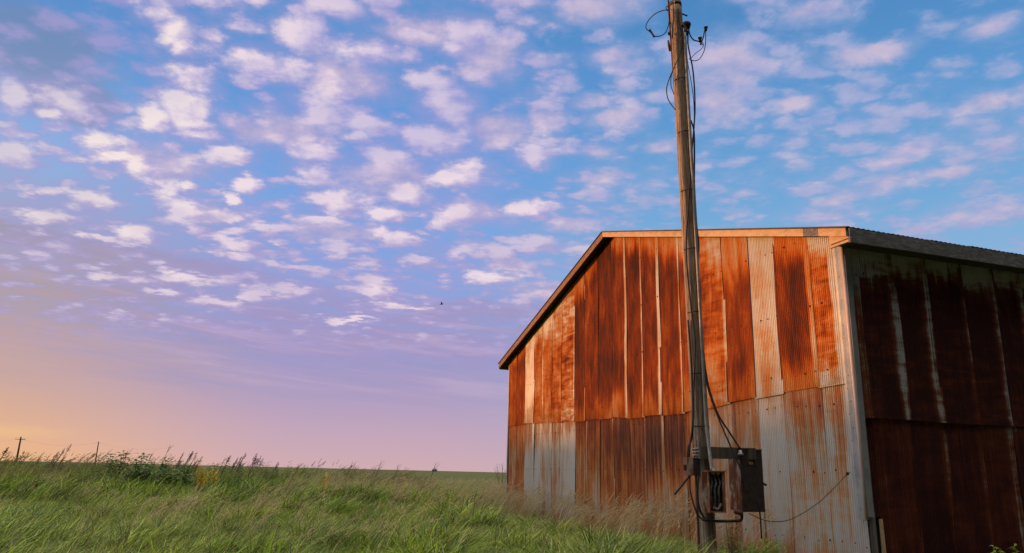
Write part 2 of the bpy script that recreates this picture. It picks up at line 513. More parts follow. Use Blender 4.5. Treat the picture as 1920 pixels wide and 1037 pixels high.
def m_leafy(name, c0, c1, c2, wscale=0.5, trans=0.35, tipc=None, rough=0.55):
    """foliage: per-plant and per-place change of colour, light passing through the blades"""
    m_, n = mat(name)
    ge = n.node('ShaderNodeNewGeometry').outputs['Position']
    ri = n.node('ShaderNodeObjectInfo').outputs['Random']
    w = n.noise(ge, wscale, 3, 0.6)
    w2 = n.noise(ge, wscale * 5, 3, 0.6)
    k = n.m('ADD', n.m('MULTIPLY', w, 0.56), n.m('ADD', n.m('MULTIPLY', ri, 0.42), n.m('MULTIPLY', w2, 0.24)))
    c = n.ramp(k, [(0.34, c0), (0.58, c1), (0.86, c2)])
    if tipc:
        t = n.node('ShaderNodeAttribute', attribute_name='tone').outputs['Fac']
        c = n.mix(t, c, tipc)
    sh = n.m('ADD', n.node('ShaderNodeAttribute', attribute_name='vary').outputs['Fac'], 1.0)      # old and young blades differ
    c = n.v('SCALE', c, sh)
    d = n.node('ShaderNodeBsdfDiffuse'); n.put(d.inputs[0], c)
    tr = n.node('ShaderNodeBsdfTranslucent'); n.put(tr.inputs[0], c)
    gl_ = n.node('ShaderNodeBsdfGlossy'); gl_.inputs['Roughness'].default_value = rough
    m1 = n.node('ShaderNodeMixShader'); m1.inputs[0].default_value = trans
    n.l.new(d.outputs[0], m1.inputs[1]); n.l.new(tr.outputs[0], m1.inputs[2])
    m2 = n.node('ShaderNodeMixShader'); m2.inputs[0].default_value = 0.04
    n.l.new(m1.outputs[0], m2.inputs[1]); n.l.new(gl_.outputs[0], m2.inputs[2])
    n.l.new(m2.outputs[0], n.node('ShaderNodeOutputMaterial').inputs['Surface'])
    return m_


M = {}
M['sheet'] = m_sheet()
M['shadesheet'] = m_sheet('shaded_rusty_sheet', [(0.02, (0.36, 0.38, 0.39)), (0.24, (0.29, 0.28, 0.26)), (0.40, (0.17, 0.11, 0.07)), (0.54, (0.115, 0.030, 0.014)), (0.78, (0.072, 0.017, 0.010)), (1.0, (0.034, 0.010, 0.008))])  # darker copy of the sheet: the side wall's shade is put into the colours
M['rake'] = m_wood('raw_board', (0.30, 0.19, 0.10, 1), (0.44, 0.30, 0.17, 1), (0.52, 0.38, 0.24, 1), 1, 0.6, 0.3)
M['greyboard'] = m_wood('weathered_board', (0.05, 0.05, 0.052, 1), (0.11, 0.11, 0.115, 1), (0.22, 0.215, 0.21, 1), 0, 1.0, 0.08)
M['darkwood'] = m_wood('dark_framing', (0.03, 0.024, 0.018, 1), (0.07, 0.055, 0.04, 1), (0.12, 0.095, 0.07, 1), 2)
M['post'] = m_wood('corner_post_wood', (0.05, 0.045, 0.04, 1), (0.13, 0.115, 0.10, 1), (0.22, 0.19, 0.16, 1), 2)
M['pole'] = m_wood('pole_wood', (0.05, 0.035, 0.025, 1), (0.26, 0.19, 0.135, 1), (0.46, 0.36, 0.26, 1), 2, 1.5, 0.035, cracks=True)
M['galv'] = m_plain('galvanised_flashing', (0.19, 0.205, 0.215, 1), (0.28, 0.29, 0.30, 1), 4.0, 0.5, 0.3)
M['rolled'] = m_plain('rust_stained_rolled_edge', (0.46, 0.30, 0.24, 1), (0.50, 0.44, 0.40, 1), 2.5, 0.5, 0.1)
M['roofing'] = m_plain('old_roof_sheet', (0.030, 0.024, 0.021, 1), (0.075, 0.058, 0.05, 1), 5.0, 0.7, 0.2)
M['conduit'] = m_plain('grey_conduit', (0.16, 0.155, 0.145, 1), (0.29, 0.28, 0.26, 1), 12.0, 0.5, 0.3)
M['cable'] = m_plain('black_cable', (0.010, 0.010, 0.011, 1), (0.028, 0.026, 0.025, 1), 20.0, 0.6)
M['strap'] = m_plain('dark_strap', (0.012, 0.012, 0.012, 1), (0.035, 0.03, 0.028, 1), 20.0, 0.7)
M['rustpipe'] = m_plain('rusty_pipe', (0.05, 0.025, 0.02, 1), (0.13, 0.06, 0.045, 1), 14.0, 0.8)
M['iron'] = m_plain('dark_iron', (0.018, 0.015, 0.013, 1), (0.06, 0.045, 0.035, 1), 18.0, 0.7, 0.2)
M['porcelain'] = m_plain('dark_glazed_insulator', (0.02, 0.012, 0.01, 1), (0.05, 0.03, 0.022, 1), 10.0, 0.2)
M['boxdark'] = m_plain('dark_rusted_steel', (0.020, 0.014, 0.014, 1), (0.050, 0.030, 0.025, 1), 18.0, 0.7, 0.1)
M['wirebundle'] = m_plain('faded_wire_jacket', (0.06, 0.06, 0.062, 1), (0.22, 0.22, 0.22, 1), 26.0, 0.6)
M['boxside'] = m_rustbox('peeling_grey_paint', (0.42, 0.38, 0.33, 1), (0.10, 0.04, 0.02, 1))
M['boxgrey'] = m_rustbox('chalky_grey_steel', (0.30, 0.29, 0.26, 1), (0.13, 0.06, 0.03, 1))
M['brass'] = m_plain('dull_brass', (0.25, 0.18, 0.09, 1), (0.40, 0.32, 0.20, 1), 30.0, 0.4, 0.6)

# ------------------------------------------------------------------ ground
def ground_h(x, y):
    x = np.asarray(x, float); y = np.asarray(y, float)
    d = np.hypot(x, y)
    near = np.clip(1 - d / 60, 0, 1)
    h = 0.05 * np.sin(x * 0.9 + 1.3 * np.sin(y * 0.5)) * np.sin(y * 0.7 + 0.6) + 0.03 * np.sin(x * 2.1 + y * 1.7)
    h = h * near
    h = h + 0.22 * np.exp(-((y - 0.10 * x - 27) / 5.0) ** 2) * np.clip((-x - 1) / 6, 0, 1)      # low bank under the fence row
    return h * np.clip((d - 1.0) / 3.0, 0, 1)


def make_ground():
    rs = np.concatenate([np.linspace(0.6, 60, 110), np.geomspace(63, 9000, 40)])
    na = 180
    a = np.linspace(0, 2 * np.pi, na, endpoint=False)
    X = rs[:, None] * np.sin(a)[None]; Y = rs[:, None] * np.cos(a)[None]
    Z = ground_h(X, Y)
    vs_ = [(0, 0, 0)] + list(zip(X.ravel(), Y.ravel(), Z.ravel()))
    fs = [(0, 1 + (k + 1) % na, 1 + k) for k in range(na)]
    for i in range(len(rs) - 1):
        for k in range(na):
            fs.append((1 + i * na + k, 1 + i * na + (k + 1) % na, 1 + (i + 1) * na + (k + 1) % na, 1 + (i + 1) * na + k))
    me = bpy.data.meshes.new('ground')
    me.from_pydata(vs_, [], fs)
    me.polygons.foreach_set('use_smooth', [True] * len(fs))
    m_, n = mat('field_and_soil')
    p = n.node('ShaderNodeNewGeometry').outputs['Position']
    dist = n.v('LENGTH', n.v('MULTIPLY', p, (1, 1, 0)))
    a_ = n.noise(p, 0.7, 6, 0.65)
    rows = n.noise(n.v('MULTIPLY', p, (0.02, 0.2, 0.1)), 1.0, 5, 0.6)
    soil = n.ramp(a_, [(0.35, (0.035, 0.036, 0.014, 1)), (0.6, (0.075, 0.085, 0.028, 1))])
    crop = n.ramp(rows, [(0.35, (0.062, 0.080, 0.020, 1)), (0.6, (0.085, 0.100, 0.026, 1)), (0.75, (0.105, 0.112, 0.036, 1))])
    principled(n, n.mix(n.step(dist, 36, 46), soil, crop), 0.95, 0, a_, 0.6, 0.05, 0.1)
    me.materials.append(m_)
    return tag(link('ground', me), kind='structure')


make_ground()


def make_hills():
    """the rising land at the west, beyond the left edge of the view, that keeps the last sun off the grass"""
    lp = Vector((-SD.y, SD.x, 0)).normalized() * -1          # along the ridge
    if lp.y < 0: lp = -lp
    west = Vector((SD.x, SD.y, 0)).normalized()
    vs_, fs = [], []
    prof = [(-45, -0.5), (-30, 1.6), (-14, 6.2), (0, 9.3), (14, 8.4), (45, 4.0), (90, -0.5)]
    spine = [Vector((-150, -220, 0)), Vector((-150, -120, 0)), Vector((-150, -60, 0)), Vector((-150, -20, 0)), Vector((-150, 10, 0)), Vector((-150, 40, 0)),
             Vector((-152, 70, 0)), Vector((-160, 110, 0)), Vector((-230, 200, 0)), Vector((-420, 380, 0)), Vector((-800, 760, 0)), Vector((-1500, 1460, 0))]
    pts = spline(spine, 6)
    for i, c in enumerate(pts):
        t = (pts[min(i + 1, len(pts) - 1)] - pts[max(i - 1, 0)]).normalized()
        side = Vector((-t.y, t.x, 0))
        sc = 1.0 if c.y < 130 else 1.0 + (c.length - 200) / 700
        for o_, z in prof:
            q = c + side * o_
            vs_.append((q.x, q.y, (z + (0.18 * math.sin(i * 1.1) + 0.1 * math.sin(i * 2.7 + 1) if z > 0 else 0)) * (sc if z > 0 else 1)))
    k = len(prof)
    for i in range(len(pts) - 1):
        for j in range(k - 1):
            fs.append((i * k + j, i * k + j + 1, (i + 1) * k + j + 1, (i + 1) * k + j))
    me = bpy.data.meshes.new('hills')
    me.from_pydata(vs_, [], fs)
    me.polygons.foreach_set('use_smooth', [True] * len(fs))
    m_, n = mat('hill_pasture')
    p = n.node('ShaderNodeNewGeometry').outputs['Position']
    principled(n, n.ramp(n.noise(p, 0.15, 6, 0.65), [(0.35, (0.05, 0.075, 0.025, 1)), (0.65, (0.10, 0.12, 0.05, 1))]), 0.95)
    me.materials.append(m_)
    tag(link('hills', me), kind='structure')


make_hills()

# ------------------------------------------------------------------ barn
TH = 0.3358
C0 = Vector((4.0484, 8.7853, 0.0))
DG = Vector((-math.sin(TH), math.cos(TH), 0))          # along the gable, from the near corner to the far one
DS = Vector((math.cos(TH), math.sin(TH), 0))           # along the side wall, away from the gable
ZU = Vector((0, 0, 1))
BW, BL = 12.2, 15.0
SLOPE, RZ = 0.292, 5.73                                # wall top at the ridge


def G(s, off, z):
    """s metres along the gable, off metres out from it, height z"""
    return C0 + DG * s - DS * off + ZU * z


def roofz(s):
    return RZ - SLOPE * abs(s - BW / 2)


barn = thing('metal_barn', G(0, 0, 0), 'big corrugated metal barn streaked with rust, its gable lit orange by low sun', 'barn')


def sheeting(name, sheets, pt, parent, pitch=0.034, amp=0.0042, nz=26, streak=0.0, material='sheet'):
    """pt(u, out, z) gives the point; sheets: dict(u0,u1,zb(u),zt(u),rust(u01,v01)->coverage,band,lift,nails)"""
    V, F, A, B, UVS, VAL, CH = [], [], [], [], [], [], []
    for si, sh in enumerate(sheets):
        u0, u1 = sh['u0'], sh['u1']
        step = pitch / 6
        us = np.arange(u0 - 0.02, u1 + 0.02, step)
        o = len(V)
        ph = rnd.random() * 6.28
        tilt = rnd.uniform(-0.010, 0.010)
        for u in us:
            t = (u - u0) / (u1 - u0)
            zb, zt = sh['zb'](u), sh['zt'](u)
            for k in range(nz):
                v = k / (nz - 1)
                z = zb + (zt - zb) * v
                wav = math.sin(2 * math.pi * u / pitch + ph * 0.0)
                buck = 0.006 * math.sin(z * 2.3 + ph) + 0.003 * math.sin(u * 4 + z * 3.1 + ph)
                out = amp * wav + sh['lift'] + tilt * (t - 0.5) + buck + sh.get('flare', 0.0) * (1 - v) ** 6
                V.append(tuple(pt(u, out, z)))
                c, bd = sh['rust'](min(max(t, 0), 1), v, z)
                A.append(c); B.append(bd); UVS.append((u + si * 3.7, z + si * 1.3, 0)); VAL.append(-wav)
        nu = len(us)
        for i in range(nu - 1):
            for k in range(nz - 1):
                F.append((o + i * nz + k, o + (i + 1) * nz + k, o + (i + 1) * nz + k + 1, o + i * nz + k + 1))
        CH += [sh.get('chalk', 0.0)] * (len(V) - len(CH))
        # nail heads along the girts
        for zn in sh.get('nails', ()):
            for un in (u0 + 0.03, u0 + (u1 - u0) * .36 + rnd.uniform(-.03, .03), u0 + (u1 - u0) * .68 + rnd.uniform(-.03, .03)):
                if sh['zb'](un) + 0.02 < zn < sh['zt'](un) - 0.03 and rnd.random() < 0.8:
                    zz = zn + rnd.uniform(-0.02, 0.02)
                    o = len(V)
                    rr = rnd.uniform(0.010, 0.016)
                    for k in range(6):
                        V.append(tuple(pt(un + rr * math.cos(k * 1.0472), sh['lift'] + amp + 0.003, zz + rr * math.sin(k * 1.0472))))
                    V.append(tuple(pt(un, sh['lift'] + amp + 0.012, zz)))
                    for k in range(7):
                        CH.append(0.0); A.append(1.15); B.append(0); UVS.append((un, zz, 0)); VAL.append(0)
                    for k in range(6):
                        F.append((o + k, o + (k + 1) % 6, o + 6))
    me = bpy.data.meshes.new(name)
    me.from_pydata(V, [], F)
    me.polygons.foreach_set('use_smooth', [True] * len(F))
    CH += [0.0] * (len(V) - len(CH))
    for nm, typ, dat, key in (('rust', 'FLOAT', A, 'value'), ('band', 'FLOAT', B, 'value'), ('valley', 'FLOAT', VAL, 'value'), ('streak', 'FLOAT', [streak] * len(V), 'value'), ('chalk', 'FLOAT', CH, 'value')):
        me.attributes.new(nm, typ, 'POINT').data.foreach_set(key, np.array(dat, np.float32))
    me.attributes.new('suv', 'FLOAT_VECTOR', 'POINT').data.foreach_set('vector', np.array(UVS, np.float32).ravel())
    me.materials.append(M[material])
    return link(name, me, parent)


def ss(x, a, b):
    t = min(max((x - a) / (b - a), 0), 1)
    return t * t * (3 - 2 * t)


def prof(c, top=0.0, bot=0.0, edgeL=0.0, edgeR=0.0, band=0.0, topc=0.15, botc=0.2, eL=0.08, eR=0.08, mid=0.0, soft=.035):
    """rust of one sheet: body c, fading to topc over the upper part `top`, to botc over the lower part `bot`;
    edgeL/R: width (share of the sheet) of a bright unrusted lap strip; mid: extra rust down the middle"""
    ph = rnd.random() * 6.28

    def f(t, v, z):
        wob = 0.018 * math.sin(t * 7 + ph) + 0.014 * math.sin(t * 23 + ph * 2)
        r = c + mid * math.exp(-((t - 0.5) / 0.22) ** 2)
        if top:
            r = topc + (r - topc) * (1 - ss(v, 1 - top * 1.6 + wob, 1 - top * 0.4 + wob))
        if bot:
            r = botc + (r - botc) * ss(v, bot * 0.2 + wob, bot * 1.2 + wob)
        if edgeL:
            w_ = edgeL * (1 + 0.12 * math.sin(z * 1.7 + ph) + 0.06 * math.sin(z * 7 + ph))
            r = eL + (r - eL) * ss(t, w_ - soft, w_ + soft)
        if edgeR:
            w_ = edgeR * (1 + 0.12 * math.sin(z * 1.9 + ph) + 0.06 * math.sin(z * 8 + ph))
            r = eR + (r - eR) * ss(1 - t, w_ - soft, w_ + soft)
        r += 0.45 * math.exp(-((1 - t) / .018) ** 2) * (0.55 + 0.45 * math.sin(z * 2.9 + ph))       # dirt along the lap
        r += 0.22 * (1 - ss(z, .05, .42 + .1 * math.sin(t * 9 + ph)))                                # darker towards the foot
        return r, band
    return f


JO = [-0.005, 0.553, 1.21, 1.79, 2.404, 3.033, 3.60, 4.299, 4.896, 5.527, 6.124, 6.749, 7.373, 7.936, 8.597, 9.214, 9.773, 10.331, 10.96, 11.586, 12.2]
# seam heights, near corner to far corner
SEAM = [2.17, 2.155, 2.14, 2.12, 2.10, 2.06, 2.04, 2.045, 2.054, 2.06, 2.11, 2.11, 2.125, 2.13, 2.155, 2.175, 2.20, 2.22, 2.235, 2.235, 2.20]
# sheets of the gable, from the near (right) corner to the far one; t runs to the left
UPP = [prof(0.60, top=.12, bot=.18, band=.6, botc=.30, edgeL=.36, eL=.12), prof(0.80, top=.16, edgeL=.10, mid=.16, topc=.5, eL=.40, bot=.2, botc=.55), prof(0.13, band=.14, mid=.12),
       prof(0.74, top=.22, topc=.34, mid=.10, bot=.2, botc=.52), prof(0.60, top=.16, bot=.35, band=.55, edgeL=.07, botc=.42, topc=.36, eL=.28), prof(0.70, top=.12, bot=.2, botc=.5, edgeL=.12, eL=.28),
       prof(0.80, top=.10, edgeL=.11, topc=.46, eL=.24, bot=.16, botc=.58), prof(0.84, top=.09, edgeL=.13, topc=.46, eL=.22, bot=.14, botc=.6), prof(0.86, top=.08, edgeL=.11, topc=.48, eL=.24, bot=.16, botc=.6), prof(0.84, top=.08, edgeL=.10, topc=.46, eL=.26, bot=.18, botc=.56),
       prof(0.90, bot=.14, botc=.62), prof(0.80, top=.10, topc=.52, bot=.16, botc=.58), prof(0.88, top=.14, edgeL=.05, topc=.42, bot=.12, botc=.55, eL=.35), prof(0.56, top=.25, band=.9, edgeL=.06, topc=.36, eL=.30, bot=.2, botc=.4),
       prof(0.54, top=.30, band=.5, topc=.34), prof(0.52, top=.22, band=.35, edgeR=.08, eR=.3), prof(0.55, top=.14, band=.35), prof(0.20, band=.2, bot=.3, botc=.34),
       prof(0.72, top=.15, topc=.45), prof(0.68, top=.08, topc=.5)]
LOW = [prof(0.20, top=.2, topc=.40, band=.3, mid=.14, bot=.3, botc=.16, edgeL=.34, eL=.06), prof(0.26, top=.3, topc=.50, band=.25, bot=.3, botc=.22), prof(0.06, band=.25, edgeL=.15, eL=.18, bot=.2, botc=.18),
       prof(0.40, top=.3, topc=.38, edgeR=.22, eR=.66, bot=.35, botc=.22), prof(0.30, top=.2, topc=.40, bot=.3, botc=.24), prof(0.44, top=.25, topc=.6, bot=.3, botc=.34),
       prof(0.66, top=.4, topc=.80, edgeL=.07, eL=.36, bot=.6, botc=.36), prof(0.66, top=.4, topc=.86, edgeL=.10, eL=.34, bot=.6, botc=.37), prof(0.60, top=.35, topc=.82, edgeL=.10, eL=.32, bot=.35, botc=.38),
       prof(0.68, top=.4, topc=.84, bot=.35, botc=.40), prof(0.58, top=.3, topc=.84, edgeL=.12, eL=.38, bot=.35, botc=.40), prof(0.46, top=.4, topc=.72, edgeR=.10, eR=.32, bot=.35, botc=.32),
       prof(0.46, top=.3, topc=.72, bot=.35, botc=.32), prof(0.05, top=.16, topc=.34), prof(0.32, top=.2, topc=.42, edgeL=.2, eL=.06, bot=.4, botc=.2),
       prof(0.12, top=.2, topc=.4, bot=.35, botc=.12, edgeR=.3, eR=.28), prof(0.08, top=.3, topc=.38, edgeL=.3, eL=.26), prof(0.14, top=.3, topc=.40, edgeL=.2, eL=.04),
       prof(0.56, top=.2, topc=.52, bot=.3, botc=.36), prof(0.46, top=.25, topc=.6, bot=.3, botc=.3)]
gp = lambda u, out, z: G(u, out, z)


def seamz(i):
    return lambda u: SEAM[i] + (SEAM[i + 1] - SEAM[i]) * min(max((u - JO[i]) / (JO[i + 1] - JO[i]), 0), 1) + (0.012 if i % 2 else -0.006)


ups, lows = [], []
for i in range(20):
    sz = seamz(i)
    ups.append(dict(u0=JO[i], u1=JO[i + 1], zb=sz, zt=lambda u: roofz(min(max(u, 0), BW)) + 0.0, rust=UPP[i], lift=0.030 + 0.007 * (i % 2) + rnd.uniform(0, .003), flare=0.006, nails=(2.35, 3.2, 4.1, 5.0)))
    lows.append(dict(u0=JO[i], u1=JO[i + 1], zb=lambda u: 0.02, zt=lambda u, f=sz: f(u) + 0.09, rust=LOW[i], chalk=.30 if 5 <= i <= 12 or i >= 18 else .85, lift=0.008 + 0.006 * (i % 2), nails=(0.35, 1.15, 1.95)))
sheeting('upper_gable_sheeting', ups, gp, barn)
tag(sheeting('lower_gable_sheeting', lows, gp, barn, streak=0.8), 'paler lower sheets of the gable')

# side wall, in shade
JS = [0.0, 0.22, 0.76, 1.31, 1.88, 2.44, 2.98, 3.55, 4.1, 4.7, 5.3, 5.9, 6.5, 7.1, 7.7, 8.3, 8.9, 9.5, 10.1, 10.7, 11.3, 11.9, 12.5, 13.1, 13.7, 14.3, 15.0]
sp = lambda u, out, z: C0 + DS * u - DG * out + ZU * z
su, slw = [], []
for i in range(len(JS) - 1):
    j = (i - 1) % 4
    if i:
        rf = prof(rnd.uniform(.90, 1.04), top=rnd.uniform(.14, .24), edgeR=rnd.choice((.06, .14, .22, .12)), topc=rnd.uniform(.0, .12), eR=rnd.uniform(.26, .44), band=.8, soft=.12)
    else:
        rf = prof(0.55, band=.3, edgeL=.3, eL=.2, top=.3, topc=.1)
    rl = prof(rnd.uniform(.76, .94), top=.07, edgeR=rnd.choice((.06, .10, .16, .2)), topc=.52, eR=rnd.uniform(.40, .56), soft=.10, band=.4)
    su.append(dict(u0=JS[i], u1=JS[i + 1], zb=lambda u: 1.755 + 0.006 * math.sin(u * 3), zt=lambda u: 3.93, rust=rf, lift=0.034 + 0.004 * (i % 2), flare=0.012, nails=(1.9, 2.7, 3.5)))
    slw.append(dict(u0=JS[i], u1=JS[i + 1], zb=lambda u, i=i: 0.02 if i else 0.66, zt=lambda u: 1.85, rust=rl, lift=0.010 + 0.004 * (i % 2), nails=(0.4, 1.1, 1.65)))
sheeting('upper_side_sheeting', su, sp, barn, nz=20, streak=0.45, material='shadesheet', amp=0.0072)
sheeting('lower_side_sheeting', slw, sp, barn, nz=16, streak=0.5, material='shadesheet', amp=0.0072)

# back gable, far side and floor, so that the barn is closed
b = MB()
q = lambda s, m_, z: C0 + DG * s + DS * m_ + ZU * z
b.hexa([q(BW, 0.05, 0), q(BW, BL, 0), q(BW - 0.05, BL, 0), q(BW - 0.05, 0.05, 0), q(BW, 0.05, 3.93), q(BW, BL, 3.93), q(BW - 0.05, BL, 3.93), q(BW - 0.05, 0.05, 3.93)])
b.add([q(0.05, BL, 0), q(BW - 0.05, BL, 0), q(BW - 0.05, BL, 3.93), q(BW / 2, BL, RZ), q(0.05, BL, 3.93)], [(0, 1, 2, 3, 4)])
b.build('rear_walls', M['roofing'], barn)
# inner lining just behind the sheets (framing boards), so no light leaks
b = MB()
b.add([q(0.02, 0.05, 0), q(BW - .06, 0.05, 0), q(BW - .06, 0.05, roofz(BW - .06) - .01), q(BW / 2, 0.05, RZ - .01), q(0.02, 0.05, roofz(0.02) - .01)], [(0, 1, 2, 3, 4)])
b.add([q(0.06, 0.16, 0), q(0.06, BL - .02, 0), q(0.06, BL - .02, 3.9), q(0.06, 0.16, 3.9)], [(0, 1, 2, 3)])
b.build('framing', M['darkwood'], barn)

# roof: two corrugated slopes
OG, OE = 0.24, 0.33
RT = 0.035                                            # rafter height between wall top and sheet


def roof_slope(sgn):
    b_ = MB()
    w = BW / 2 + OE + 0.02
    ms = np.arange(-OG - 0.02, BL + 0.3, 0.038 / 4) if sgn < 0 else np.arange(-OG - 0.02, BL + 0.3, 0.076)
    vs_, fs = [], []
    sheetw = 0.66
    for m_ in ms:
        wav = 0.005 * math.sin(2 * math.pi * m_ / 0.076)
        k = int((m_ + OG) / sheetw)
        t = ((m_ + OG) / sheetw) % 1
        lift = 0.012 * (1 - t) + (0.006 if k % 3 == 0 else 0)
        for r_ in (0.0, 0.5, 1.0):
            a = r_ * w
            z = RZ + RT + 0.066 - SLOPE * a + wav + lift * .6
            vs_.append(q(BW / 2 + sgn * a, m_, z))
            vs_.append(q(BW / 2 + sgn * a, m_, z - 0.012))
    n6 = 6
    for i in range(len(ms) - 1):
        A_, B_ = i * n6, (i + 1) * n6
        fs += [(A_, B_, B_ + 2, A_ + 2), (A_ + 2, B_ + 2, B_ + 4, A_ + 4), (A_ + 1, A_ + 3, B_ + 3, B_ + 1), (A_ + 3, A_ + 5, B_ + 5, B_ + 3), (A_ + 4, B_ + 4, B_ + 5, A_ + 5)]
    fs += [(0, 2, 3, 1), (2, 4, 5, 3)]
    b_.add(vs_, fs)
    # boarded soffit below the sheet
    zt = RT + 0.055
    b_.hexa([q(BW / 2, -OG + .03, RZ + zt - 0.02), q(BW / 2 + sgn * (w - .05), -OG + .03, RZ + zt - 0.02 - SLOPE * (w - .05)), q(BW / 2 + sgn * (w - .05), BL, RZ + zt - 0.02 - SLOPE * (w - .05)), q(BW / 2, BL, RZ + zt - 0.02),
             q(BW / 2, -OG + .03, RZ + zt), q(BW / 2 + sgn * (w - .05), -OG + .03, RZ + zt - SLOPE * (w - .05)), q(BW / 2 + sgn * (w - .05), BL, RZ + zt - SLOPE * (w - .05)), q(BW / 2, BL, RZ + zt)])
    return b_


roof_slope(-1).build('roof_slope', M['roofing'], barn)
roof_slope(1).build('roof_slope', M['roofing'], barn)


def rake(sgn, a0, a1, hgt=0.100):
    """rake board under the roof edge, from a0 to a1 metres out from the ridge"""
    b_ = MB()
    z = lambda a: RZ + RT + 0.052 - SLOPE * a
    s = lambda a: BW / 2 + sgn * a
    b_.hexa([q(s(a0), -OG, z(a0) - hgt), q(s(a1), -OG, z(a1) - hgt), q(s(a1), -OG + .028, z(a1) - hgt), q(s(a0), -OG + .028, z(a0) - hgt),
             q(s(a0), -OG, z(a0)), q(s(a1), -OG, z(a1)), q(s(a1), -OG + .028, z(a1)), q(s(a0), -OG + .028, z(a0))])
    return b_


rake(-1, 0.004, 2.9).build('rake_board', M['rake'], barn)
rake(-1, 2.905, 5.72).build('rake_board', M['rake'], barn)
gb = rake(-1, 5.725, 5.98).build('rake_patch', M['greyboard'], barn)
tag(gb, 'short grey patch in the rake board')
rake(-1, 5.985, BW / 2 + OE).build('rake_board', M['rake'], barn)
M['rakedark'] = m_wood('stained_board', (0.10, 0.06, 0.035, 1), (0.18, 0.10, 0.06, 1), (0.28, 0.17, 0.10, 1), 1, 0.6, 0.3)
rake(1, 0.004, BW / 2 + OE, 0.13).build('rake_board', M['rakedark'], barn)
# eave fascia of the shaded side: lengths of weathered board
ze = RZ + RT + 0.05 - SLOPE * (BW / 2 + OE)
for m0, m1 in ((-OG + 0.03, 3.35), (3.355, 7.2), (7.205, 11.1), (11.105, BL)):
    b = MB()
    b.hexa([q(-OE - .03, m0, ze - .175), q(-OE - .03, m1, ze - .175), q(-OE, m1, ze - .175), q(-OE, m0, ze - .175), q(-OE - .03, m0, ze), q(-OE - .03, m1, ze), q(-OE, m1, ze), q(-OE, m0, ze)])
    b.build('eave_fascia', M['greyboard'], barn)
b = MB()
b.hexa([q(BW + OE, -OG + .03, ze - .15), q(BW + OE, BL, ze - .15), q(BW + OE + .03, BL, ze - .15), q(BW + OE + .03, -OG + .03, ze - .15), q(BW + OE, -OG + .03, ze), q(BW + OE, BL, ze), q(BW + OE + .03, BL, ze), q(BW + OE + .03, -OG + .03, ze)])
b.build('eave_fascia', M['greyboard'], barn)
# level soffit boards of the shaded eave
b = MB()
b.hexa([q(-OE, -OG + .03, ze - .13), q(-OE, BL, ze - .13), q(-.05, BL, ze - .13), q(-.05, -OG + .03, ze - .13), q(-OE, -OG + .03, ze - .115), q(-OE, BL, ze - .115), q(-.05, BL, ze - .115), q(-.05, -OG + .03, ze - .115)])
b.build('eave_soffit', M['darkwood'], barn)
b = MB()
b.hexa([q(-OE + .002, -OG + .032, ze - .16), q(-.02, -OG + .032, ze - .16), q(-.02, -OG + .06, ze - .16), q(-OE + .002, -OG + .06, ze - .16), q(-OE + .002, -OG + .032, ze - .01), q(-.02, -OG + .032, ze + .02), q(-.02, -OG + .06, ze + .02), q(-OE + .002, -OG + .06, ze - .01)])
b.build('eave_return', M['rake'], barn)
# near corner: flashing with a rolled edge
b = MB()
pts = [(0.075, 0.068), (0.05, 0.064), (0.02, 0.054), (-0.030, 0.040)]
for z0, z1 in ((0.63, 2.20), (2.16, 3.90)):
    o = 0.004 if z0 > 1 else 0
    for (sa, oa), (sb, ob_) in zip(pts[:-1], pts[1:]):
        b.add([G(sa, oa + o, z0), G(sb, ob_ + o, z0), G(sb, ob_ + o, z1), G(sa, oa + o, z1)], [(0, 1, 2, 3)], True)
for k in range(22):
    zn = 0.75 + k * 0.15
    b.ball(G(0.025 + 0.03 * (k % 2), 0.056 + 0.009 * (k % 2), zn), .008, .008, .008, 6, 4)
fl = b.build('corner_flashing', M['galv'], barn)
b = MB()
b.tube([G(-0.032, 0.030, 0.63), G(-0.033, 0.033, 1.6), G(-0.030, 0.030, 2.6), G(-0.032, 0.031, 3.86)], 0.024, 12)
b.build('rolled_edge', M['rolled'], fl)
b = MB()
b.hexa([q(-.062, -.03, 0.66), q(-.062, 0.05, 0.66), q(-.05, 0.05, 0.66), q(-.05, -.03, 0.66), q(-.062, -.03, 3.7), q(-.062, 0.045, 3.7), q(-.05, 0.045, 3.7), q(-.05, -.03, 3.7)])
b.build('flashing_return', M['galv'], fl)
b = MB()
b.hexa([q(-.02, 0.012, 0), q(-.02, 0.10, 0), q(.05, 0.10, 0), q(.05, 0.012, 0), q(-.02, 0.012, .72), q(-.02, 0.10, .72), q(.05, 0.10, .72), q(.05, 0.012, .72)])
b.build('corner_post', M['post'], barn)
b = MB()
b.hexa([q(-.045, 0.135, 0), q(-.045, 0.19, 0), q(-.03, 0.19, 0), q(-.03, 0.135, 0), q(-.045, 0.135, .64), q(-.045, 0.18, .64), q(-.03, 0.18, .64), q(-.03, 0.135, .64)])
b.build('batten', M['rake'], barn)
b = MB()
b.hexa([q(BW - .03, -.05, 0), q(BW + .03, -.05, 0), q(BW + .03, .03, 0), q(BW - .03, .03, 0), q(BW - .03, -.05, 3.92), q(BW + .03, -.05, 3.92), q(BW + .03, .03, 3.92), q(BW - .03, .03, 3.92)])
b.build('far_corner_flashing', M['galv'], barn)

# ------------------------------------------------------------------ service pole
PY = 8.6
pb = at(1328, 1037, PY); pt_ = at(1266, 7, PY)
axis = (pt_ - pb).normalized()
base = pb - axis * (pb.z / axis.z)
LEN = (pt_ - base).length
pole = thing('utility_pole', base, 'weathered wooden service pole carrying old electrical boxes and loose cables beside the barn', 'utility pole')


def onpole(px, py, fwd=0.0):
    """point at the pole's distance, fwd metres nearer the camera"""
    return at(px, py, PY - fwd)


